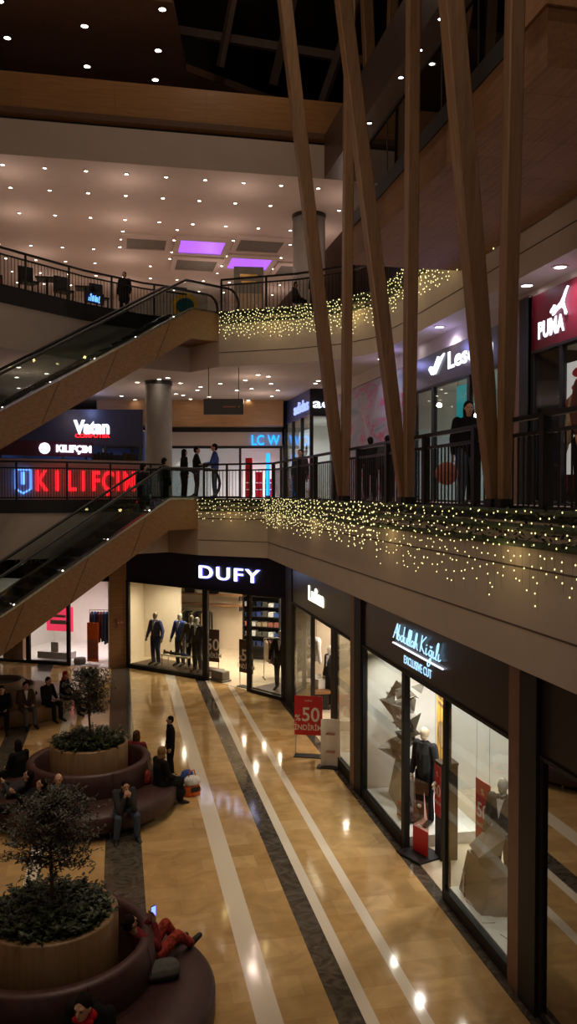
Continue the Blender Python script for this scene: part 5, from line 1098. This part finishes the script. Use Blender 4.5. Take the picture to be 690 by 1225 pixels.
# cafe furniture at top left
for i, (x, y) in enumerate([(-2.4, 24.6), (-1.5, 25.5), (-.5, 26.2)]):
    t = thing('cafe_chair', ['dark cafe chair nearest the left edge behind the top railing', 'middle dark cafe chair behind the top railing', 'dark cafe chair nearest the standing figure at the top railing'][i], 'chair', (x, y, 11.6), .5)
    MB().box(-.22, .22, -.22, .22, .43, .48).build('seat', 'near_black', t); MB().box(-.22, .22, .2, .24, .48, .95).build('backrest', 'near_black', t)
    for a in (-.19, .19):
        for b_ in (-.19, .19): MB().box(a - .018, a + .018, b_ - .018, b_ + .018, 0, .43).build('leg', 'near_black', t)
for i, (x, y) in enumerate([(-1.95, 25.2), (-.9, 26.1)]):
    t = thing('cafe_table', ['dark cafe table nearest the left edge at the top railing', 'dark cafe table between the chairs at the top railing'][i], 'table', (x, y, 11.6)); MB().box(-.3, .3, -.3, .3, .70, .74).build('table_top', 'near_black', t); MB().tube([(0, 0, 0), (0, 0, .7)], .035, 8).build('leg', 'near_black', t); MB().box(-.22, .22, -.22, .22, 0, .03).build('foot', 'near_black', t)
t = thing('advert_totem', 'tall grey and yellow advert panel on the upper gallery', 'advert panel', (3.9, 28.2, 11.6), -.1); MB().box(0, 1.0, 0, .15, 0, 2.2).build('panel', 'panel_grey', t); MB().box(.2, .8, -.01, 0, 1.85, 1.95).box(.25, .75, -.01, 0, 1.65, 1.72).build('print', 'gold', t); MB().box(.05, .95, -.01, 0, .3, 1.3).build('picture', 'cloth_beige', t)
t = thing('blue_sign_reflection', 'small glowing blue strokes for a reflected sign behind the top left railing', 'sign', (-.6, 24.95, 11.66), .7); script(t, -.22, .03, .2, [[(0, 0), (0, .5)], [(.3, 0), (.3, 1.0), (.15, .8)], [(.6, 0), (.6, .7), (.8, .7), (.8, 0)], [(1.1, 0), (1.1, .9)], [(1.3, 0), (1.3, .6), (1.5, .6), (1.5, 0)], [(1.8, .9), (1.8, 0), (1.95, 0)]], 'led_blue', y=0, r=.014)  # glowing strokes stand in for a sign mirrored in glass
MB().box(-.35, .35, .02, .05, -.02, .3).build('panel', 'near_black', t)
t = thing('red_sign', 'tiny red lit sign at the far left above the top railing', 'sign', (-3.36, 25.5, 12.2), 0); MB().box(0, .06, 0, .05, 0, .18).build('light', 'led_red', t); MB().box(-.02, .14, .05, .08, -.6, .27).build('casing', 'near_black', t)
# ------------------------------------------------------------------ planters, trees, benches
rp = random.Random(21)
def planter(x, y, label, R0=.76, H=1.2):
    t = thing('round_planter', label, 'planter', (x, y, 0))
    MB().lathe([(R0 - .02, .0), (R0, .03), (R0, H - .02), (R0 - .015, H), (R0 - .10, H), (R0 - .11, H - .01), (R0 - .11, H - .14)], n=56).build('tub', 'planter_wood', t, True)
    MB().lathe([(.001, H - .10), (R0 - .10, H - .10)], n=32).build('soil', 'soil', t)
    return t
def leaf(mb, c, d, L, w_, up):
    d = d.normalized(); s_ = d.cross(up)
    if s_.length < .01: s_ = d.cross(Vector((1, 0, 0)))
    s_ = s_.normalized() * w_ / 2; n = s_.cross(d).normalized() * L * .08
    mb.add([c, c + d * L * .45 + s_ + n, c + d * L, c + d * L * .45 - s_ + n, c + d * L * .5], [(0, 1, 4), (1, 2, 4), (2, 3, 4), (3, 0, 4)])
def tree(x, y, z, H, rw, label, seed, loose=0):
    r_ = random.Random(seed); t = thing('small_tree', label, 'tree', (x, y, z)); tr = MB(); lf = MB()
    tr.tube([(0, 0, -.08), (.015, .01, H * .2), (-.01, .015, H * .45), (.0, 0, H * .8), (0, 0, H * .97)], [.028, .024, .02, .012, .004], 8)
    nb = 80
    for i in range(nb):
        f = i / (nb - 1); z0 = H * (.46 + .50 * f); prof = math.sin(PI * min(1, (f * .80 + .18))) ** .7
        a = i * 2.4 + r_.uniform(-.3, .3); L = rw * prof * r_.uniform(.7, 1.12)
        d = Vector((math.cos(a), math.sin(a), .35 + .6 * f)); p0 = Vector((0, 0, z0 - .1)); p1 = p0 + Vector((d.x * L, d.y * L, L * (.02 + .60 * f)))
        pm = p0.lerp(p1, .5) + Vector((0, 0, .03)); tr.tube([p0, pm, p1], [.008, .006, .002], 5)
        for k in range(6):
            q0 = p0.lerp(p1, .3 + .2 * k); aa = a + r_.uniform(-1.2, 1.2); q1 = q0 + Vector((math.cos(aa), math.sin(aa), r_.uniform(.1, .8))) * L * .38
            tr.tube([q0, q1], [.004, .0015], 4)
            for j in range(9):
                c = q0.lerp(q1, r_.uniform(.1, 1.05)) + Vector((r_.gauss(0, .014), r_.gauss(0, .014), r_.gauss(0, .014)))
                leaf(lf, c, Vector((r_.uniform(-1, 1), r_.uniform(-1, 1), r_.uniform(-.5, .8))), r_.uniform(.04, .075), r_.uniform(.018, .032), Vector((0, 0, 1)))
        for j in range(10):
            c = p0.lerp(p1, r_.uniform(.35, 1.05)) + Vector((r_.gauss(0, .02), r_.gauss(0, .02), r_.gauss(0, .02)))
            leaf(lf, c, Vector((r_.uniform(-1, 1), r_.uniform(-1, 1), r_.uniform(-.5, .8))), r_.uniform(.04, .075), r_.uniform(.018, .032), Vector((0, 0, 1)))
    tr.build('trunk', 'bark', t, True); o = lf.build('foliage', 'leaf', t)
def ground_cover(x, y, z, R0, label, seed):
    r_ = random.Random(seed); lf = MB(); st = MB(); t = thing('leafy_ground_cover', label, 'plants', (x, y, z)); t['kind'] = 'thing'
    for i in range(420):
        rr_ = R0 * math.sqrt(r_.random()); a = r_.uniform(0, 2 * PI); c = Vector((rr_ * math.cos(a), rr_ * math.sin(a), 0)); h_ = r_.uniform(.10, .30) * (1.1 - .35 * rr_ / R0) + (.12 if r_.random() < .04 else 0)
        lean = Vector((math.cos(a) * rr_ * .12 + r_.gauss(0, .05), math.sin(a) * rr_ * .12 + r_.gauss(0, .05), h_)); tip = c + lean
        st.tube([c - Vector((0, 0, .05)), tip], [.004, .002], 4)
        for j in range(11):
            q = c.lerp(tip, r_.uniform(.3, 1.05)); b_ = r_.uniform(0, 2 * PI); d = Vector((math.cos(b_), math.sin(b_), r_.uniform(-.1, .6))); leaf(lf, q, d, r_.uniform(.055, .10), r_.uniform(.035, .06), Vector((0, 0, 1)))
    st.build('stems', 'bark', t); lf.build('leaves', 'leaf_dark', t)
def ring_bench(x, y, label, off, Rs=1.75, Rb=1.22, ang=None):
    t = thing('round_bench', label, 'bench', (x, y, 0)); zs = .45
    c = (off[0], off[1], 0); n = 72
    # seat: eccentric outer edge, inner edge hugging the backrest
    b = MB(); V = []
    for k in range(n):
        a = 2 * PI * k / n; o_ = Vector((c[0] + Rs * math.cos(a), c[1] + Rs * math.sin(a))); i_ = Vector((Rb * .93 * math.cos(a), Rb * .93 * math.sin(a)))
        if o_.length < Rb + .12: o_ = o_.normalized() * (Rb + .12)
        od = (o_ - Vector((c[0], c[1]))).normalized() * .05
        V += [(i_.x, i_.y, zs - .22), (o_.x - od.x * 1.2, o_.y - od.y * 1.2, zs - .33), (o_.x, o_.y, zs - .28), (o_.x, o_.y, zs - .05), (o_.x - od.x, o_.y - od.y, zs), (i_.x, i_.y, zs + .01)]
    m_ = 6; Fc = [(k * m_ + j, ((k + 1) % n) * m_ + j, ((k + 1) % n) * m_ + (j + 1) % m_, k * m_ + (j + 1) % m_) for k in range(n) for j in range(m_)]
    b.add(V, Fc).build('seat_cushion', 'leather', t, True)
    b = MB(); b.lathe([(Rb, zs - .02), (Rb + .02, zs + .2), (Rb - .01, .86), (Rb - .04, .90), (Rb - .14, .90), (Rb - .17, .86), (Rb - .17, .1)], n=64); b.build('backrest', 'leather_back', t, True)
    b = MB()
    for k in range(8):
        a = 2 * PI * (k + .5) / 8; r0 = Rb + .026; b.tube([(r0 * math.cos(a), r0 * math.sin(a), zs), ((r0 + .0) * math.cos(a), (r0) * math.sin(a), .70), ((Rb - .01) * math.cos(a), (Rb - .01) * math.sin(a), .885), ((Rb - .16) * math.cos(a), (Rb - .16) * math.sin(a), .895)], .004, 4)
    b.build('seams', 'near_black', t)
    for k in range(10):
        a = 2 * PI * k / 10; p = Vector((c[0] + (Rs - .18) * math.cos(a), c[1] + (Rs - .18) * math.sin(a)))
        MB().tube([(p.x, p.y, 0), (p.x, p.y, zs - .28)], .022, 8).build('leg', 'chrome', t)
    b = MB(); b.lathe([(Rb - .05, .03), (Rb + .1, .03), (Rb + .1, zs - .25), (Rb - .05, zs - .25)], n=40); b.build('plinth', 'near_black', t)
PA = (-.57, 17.06); PB = (-.79, 10.2)
planter(*PA, 'round timber planter in the middle distance, under the bushy tree'); planter(*PB, 'nearest round timber planter at the bottom left', .78)
tree(*PA, 1.14, 1.62, .36, 'bushy young tree growing from the farther planter', 3); tree(*PB, 1.14, 1.52, .46, 'spreading young tree with pale leaves in the nearest planter', 8)
ground_cover(*PA, 1.12, .62, 'dark leafy plants filling the farther planter', 5); ground_cover(*PB, 1.12, .64, 'dark leafy plants filling the nearest planter', 6)
tw = (-.07, -.34)
ring_bench(*PA, 'round maroon leather bench around the farther planter', tw, 1.78); ring_bench(*PB, 'round maroon leather bench around the nearest planter', (.12, -.40), 1.78)
# third seat: timber planter bench at far left
t = thing('timber_bench', 'low curved timber bench at the far left below the escalator', 'bench', (-3.3, 24.6, 0)); MB().lathe([(1.05, .02), (1.95, .02), (1.97, .04), (1.97, .43), (1.95, .45), (1.05, .45)], n=48).build('body', 'planter_wood', t, True)
MB().lathe([(1.0, .0), (1.0, .75), (.9, .75), (.9, .0)], n=40).build('inner_ring', 'planter_wood', t, True)
t2 = planter(-3.3, 24.6, 'round timber planter almost hidden behind the lower escalator', .72, .9)

# ------------------------------------------------------------------ people
def P(name, label, x, y, z, face, **k):
    return figure(name, label, 'person', (x, y, z), math.atan2(face[1], face[0]) - PI / 2, **k)
# on the farther round bench
P('person', 'man in dark jacket and jeans at the front of the farther bench, hands to face', .06, 15.33, -.03, (.25, -1), pose='sit', s=0.84,
  over=dict(chest=(0, .12, .88), neck=(0, .22, 1.03), head=(0, .30, 1.15), sl=(-.19, .18, 1.0), sr=(.19, .18, 1.0), el=(-.16, .42, .68), er=(.16, .42, .68), wl=(-.05, .44, .95), wr=(.06, .44, .95), gl=(.25, 0, 1), gr=(-.35, 0, 1), kl=(-.20, .46, .54), kr=(.20, .46, .54), al=(-.20, .46, .1), ar=(.24, .44, .1), tl=(-.22, .62, .04), tr=(.28, .60, .04)),
  top='cloth_charcoal', bottom='jeans', hair='hair_dark', vox=.013)
P('person', 'person in long black clothes and gold headscarf sitting at the right of the farther bench', .78, 16.45, -.02, (.9, .45), pose='sit', s=0.88, top='cloth_black', bottom='cloth_black', scarf='scarf_gold', coat=.95, skirt=True,
  over=dict(wl=(-.10, .34, .66), wr=(.10, .36, .64)), vox=.015)
P('person', 'boy in black standing and looking left beside the farther bench', 1.12, 18.3, 0, (-1, -.15), pose='stand', s=0.74, top='cloth_black', bottom='cloth_black', hair='hair_dark', vox=.014)
P('person', 'fair-haired person behind the farther planter, only head and shoulders showing', .35, 17.75, -.02, (.5, 1), pose='sit', s=0.86, top='cloth_maroon', bottom='cloth_black', hair='hair_brown', hairkind='long', over=dict(wl=(-.1, .32, .64)))
P('person', 'dark-haired person in black sitting behind the farther planter on its left', -1.95, 17.55, -.02, (-.7, .7), pose='sit', s=0.86, top='cloth_black', bottom='cloth_black', hair='hair_dark', hairkind='long')
P('person', 'balding man in dark jacket sitting in front of the farther planter', -1.05, 15.45, -.03, (-.05, -1), pose='sit', s=0.86, top='cloth_charcoal', bottom='cloth_black', hair=None, vox=.013, over=dict(wl=(-.04, .30, .70), wr=(.05, .32, .68)))
P('person', 'person in black leaning back beside the balding man on the farther bench', -1.75, 15.75, -.05, (-1, -.35), pose='recline', s=0.86, top='cloth_black', bottom='cloth_black', hair='hair_dark', over=dict(wl=(-.05, .12, .92), wr=(.08, .14, .90)))
P('person', 'person in black lying low with legs stretched at the far left of the farther bench', -2.05, 16.45, -.05, (-1, .1), pose='recline', s=0.86, top='cloth_charcoal', bottom='cloth_charcoal', hair='hair_dark')
# far left bench
P('person', 'man in grey-brown jacket sitting at the far left below the escalator', -2.42, 22.95, 0, (.45, -.9), pose='sit', s=0.86, top='cloth_brown', bottom='cloth_grey', hair='hair_dark', shirt='cloth_white')
P('person', 'man in black jacket sitting in the middle of the far left group', -1.90, 23.4, 0, (.75, -.65), pose='sit', s=0.86, top='cloth_black', bottom='cloth_black', hair='hair_dark')
P('person', 'person in black coat with red hood sitting at the right of the far left group', -1.50, 24.05, 0, (.95, -.3), pose='sit', s=0.86, top='cloth_black', bottom='cloth_black', hair='cloth_red', hood='cloth_red', over=dict(kr=(.16, .48, .56), ar=(.3, .62, .1), tr=(.35, .78, .04)))
P('person', 'person in dark clothes half hidden under the escalator at the far left', -2.95, 22.6, 0, (.1, -1), pose='sit', s=0.86, top='cloth_black', bottom='cloth_black', hair='hair_dark')
# nearest bench
ph_pos = Vector((.33, 9.98, 0))
figure('person', 'person in red patterned trousers lying on the nearest bench holding up a lit phone', 'person', (.36, 10.22, 0), math.atan2(.57, .82) - PI / 2, 'recline', .85,
  over=dict(hip=(0, 0, .60), chest=(0, -.12, .84), neck=(0, -.26, 1.06), head=(0, -.33, 1.22), sl=(-.18, -.20, 1.0), sr=(.18, -.20, 1.0), hl=(-.10, .02, .60), hr=(.10, .02, .60), el=(-.22, -.02, .84), er=(.22, -.02, .84), wl=(-.05, .04, 1.10), wr=(.06, .04, 1.10), gl=(.1, .1, 1), gr=(-.1, .1, 1),
  kl=(-.09, .36, .92), kr=(.14, .40, .82), al=(-.06, .56, .60), ar=(.14, .66, .60), tl=(-.06, .70, .62), tr=(.16, .78, .66), up=(0, -.25, .97), face=(0, .97, .2)),
  top='cloth_maroon', bottom='cloth_red_pattern', shoes='near_black', hair='hair_dark', hairkind='bun', vox=.012)
t = thing('mobile_phone', 'lit blue mobile phone held up above the nearest bench', 'phone', (.41, 10.27, .97), .6); MB().box(-.036, .036, -.005, .005, 0, .145).build('case', 'near_black', t); MB().box(-.032, .032, .005, .007, .008, .137).box(-.032, .032, -.007, -.005, .008, .137).build('screen', 'phone_screen', t)
b = MB(); capsule(b, (-.12, 0, .08), .10, (.14, .02, .09), .11, (0, 1, 0), 1.6, 1.5); o = b.build('grey_jacket', 'cloth_grey', None, True); fuse(o, .015); o.location = (.46, 9.86, .45); tag(o, 'crumpled grey jacket lying on the nearest bench beside the phone user', 'jacket')
P('person', 'dark-haired person in black jacket with red hood at the bottom edge', -.27, 8.48, -.03, (-.5, -1), pose='sit', top='cloth_black', bottom='cloth_black', hair='hair_dark', hood='cloth_red', vox=.012, over=dict(chest=(0, .06, .90), neck=(0, .12, 1.06), head=(0, .19, 1.17)))
P('person', 'dark-haired person lying on the far side of the nearest bench, head beside the leaves', -.52, 11.55, -.05, (-1, .2), pose='recline', s=.95, top='cloth_black', bottom='cloth_black', hair='hair_dark', over=dict(chest=(0, -.18, .62), neck=(0, -.3, .66), head=(0, -.42, .70), sl=(-.19, -.28, .64), sr=(.19, -.28, .64)))
# bags on the marble
t = thing('shopping_bag', 'orange and white plastic shopping bag standing on the marble by the gold headscarf', 'bag', (1.47, 17.0, 0), .4)
def sack(mb, w_, d_, h_, seed, z0=0):
    r_ = random.Random(seed); n = 16; V = []; L = [(.85, 0), (1.05, .12), (1.08, .4), (.98, .7), (.75, .92), (.45, 1.0)]
    for f, z_ in L:
        for k in range(n): a = 2 * PI * k / n; q = 1 + r_.uniform(-.09, .09); V.append((w_ / 2 * f * q * math.cos(a), d_ / 2 * f * q * math.sin(a), z0 + h_ * z_))
    mb.add(V, [(i * n + k, i * n + (k + 1) % n, (i + 1) * n + (k + 1) % n, (i + 1) * n + k) for i in range(len(L) - 1) for k in range(n)] + [tuple(range(n))[::-1], tuple(range((len(L) - 1) * n, len(L) * n))])
b = MB(); sack(b, .36, .26, .24, 2); b.build('orange_lower', 'cloth_orange', t, True); b = MB(); sack(b, .33, .25, .17, 3, .22); b.build('white_upper', 'cloth_white', t, True); MB().tube([(-.08, 0, .38), (-.05, 0, .50), (.05, 0, .50), (.08, 0, .38)], .012, 6).build('handle', 'cloth_orange', t, True)
MB().box(-.10, .10, -.155, -.145, .10, .20).build('printed_block', 'near_black', t)
b = MB(); sack(b, .3, .24, .42, 5); t = b.build('shopping_bag', 'suit_blue', None, True); t.location = (1.40, 17.28, 0); tag(t, 'blue and dark shopping bag standing behind the orange one', 'bag')
b = MB(); sack(b, .26, .2, .3, 6); t = b.build('shopping_bag', 'paper_white', None, True); t.location = (1.20, 17.15, 0); tag(t, 'small white shopping bag at the feet beside the orange one', 'bag')
b = MB(); sack(b, .26, .2, .26, 8); t = b.build('handbag', 'cloth_red_pattern', None, True); t.location = (.50, 16.55, .46); tag(t, 'red and dark patterned bag on the farther bench behind the headscarf wearer', 'bag')
# second floor
P('person', 'long-haired person in black standing at the left of the trio by the escalator landing', 2.12, 27.1, 5.95, (1, .2), pose='stand', s=0.92, top='cloth_black', bottom='cloth_black', hair='hair_dark', hairkind='long', coat=.2, sub=False)
P('person', 'man in black standing in the middle of the trio by the escalator landing', 2.48, 26.7, 5.95, (1, -.1), pose='stand', s=0.96, top='cloth_black', bottom='cloth_charcoal', hair='hair_dark', over=dict(wr=(.2, .36, 1.10), er=(.24, .12, 1.12)), sub=False)
P('person', 'man in bright navy jacket standing at the right of the trio by the landing', 3.02, 26.3, 5.95, (-1, .1), pose='stand', s=1.0, top='suit_blue', bottom='jeans', hair='hair_dark', over=dict(wl=(-.2, .36, 1.10), el=(-.24, .12, 1.12)), sub=False)
P('person', 'person in long dark coat standing near the top of the lower escalator', .72, 24.02, 5.28, (.86, .5), pose='stand', s=.98, top='cloth_black', bottom='cloth_charcoal', hair='hair_dark', coat=.6, sub=False)
t = thing('shopping_bag', 'white carrier bag held by the person riding the lower escalator', 'bag', (.98, 23.86, 5.42), .5); MB().box(-.16, .16, -.07, .07, 0, .36).build('bag_body', 'paper_white', t, bevel=.01); MB().tube([(-.07, 0, .36), (-.05, 0, .52), (.05, 0, .52), (.07, 0, .36)], .008, 5).build('handle', 'paper_white', t)
P('person', 'person in black seen from behind at the escalator top beside the long coat', 1.35, 24.65, 5.60, (.86, .5), pose='stand', s=.9, top='cloth_black', bottom='cloth_black', hair='hair_dark', sub=False)
def W(u, y): return None
WK = [((6.7, 21.7), (0, 1), 'dark-haired passer-by whose head shows against the mural left of the middle columns', 'cloth_black', 'cloth_black', .98),
      ((6.96, 21.0), (.3, 1), 'dark-haired passer-by close beside the middle leaning column', 'cloth_charcoal', 'cloth_black', .98),
      ((5.4, 12.3), (-.2, -1), 'person in dark clothes holding a round red striped bag on the right walkway', 'cloth_black', 'jeans', .95),
      ((7.15, 16.35), (.2, -1), 'person in black with an orange checked scarf on the right walkway', 'cloth_black', 'cloth_black', 1.0),
      ((5.0, 8.05), (-.1, -1), 'person in plaid coat on the walkway under the red shop sign', 'cloth_plaid_dark', 'cloth_black', .98),
      ((5.6, 9.2), (.1, 1), 'person in pale top and black trousers beside the nearest upright column', 'cloth_beige', 'cloth_black', .96),
      ((4.93, 22.45), (-.4, -1), 'small dark-haired child in front of the corner sports shop', 'cloth_charcoal', 'cloth_black', .80)]
for (x, y), f, lb, tp, bt, s_ in WK:
    P('person', lb, x, y, 5.95, f, pose='stand', s=s_, top=tp, bottom=bt, hair='hair_dark', hairkind='long' if 'scarf' in lb or 'bag' in lb else 'short', sub=False)
b = MB().ell((0, 0, 0), .19, .10, .18, 16, 10); t = b.build('round_bag', 'lips', None, True); t.location = (5.0, 12.2, 6.48); tag(t, 'round red striped bag behind the walkway railing', 'bag')
b = MB(); capsule(b, (0, 0, 0), .05, (0, .01, -.45), .09, (1, 0, 0), 1.6, 1.3); t = b.build('checked_scarf', 'cloth_orange', None, True); t.location = (7.13, 16.2, 7.36); tag(t, 'orange checked scarf hanging down the front of a passer-by', 'scarf')
# top gallery
P('person', 'dark broad silhouette standing behind the top left railing', .25, 26.45, 11.6, (-.5, -1), pose='stand', s=0.78, top='cloth_black', bottom='cloth_black', hair='hair_dark', coat=.6, sub=False)
P('person', 'dark silhouette standing behind the upper railing by the middle columns', 5.9, 24.6, 11.6, (-.5, -1), pose='stand', s=0.78, top='cloth_black', bottom='cloth_black', hair='hair_dark', coat=.5, sub=False)
P('person', 'dark silhouette bending at the upper railing beside the leaning columns', 5.3, 25.0, 11.6, (.8, -.5), pose='sit', s=0.7, top='cloth_charcoal', bottom='cloth_black', hair='hair_dark', sub=False)
t = thing('bicycle_poster', 'round coloured poster board at the head of the upper escalator', 'poster', (2.2, 27.4, 11.6), -.3); MB().lathe([(.001, 0), (.42, 0), (.42, .04), (.001, .04)], n=24).build('disc', 'poster_orange', t).rotation_euler = (PI / 2, 0, 0)
t.children[0].location = (0, 0, .62); MB().box(-.05, .05, -.03, .03, 0, .3).build('stand', 'dark_metal', t); MB().ell((0, -.05, .62), .3, .01, .25, 16, 8).build('green_print', 'cloth_teal', t)
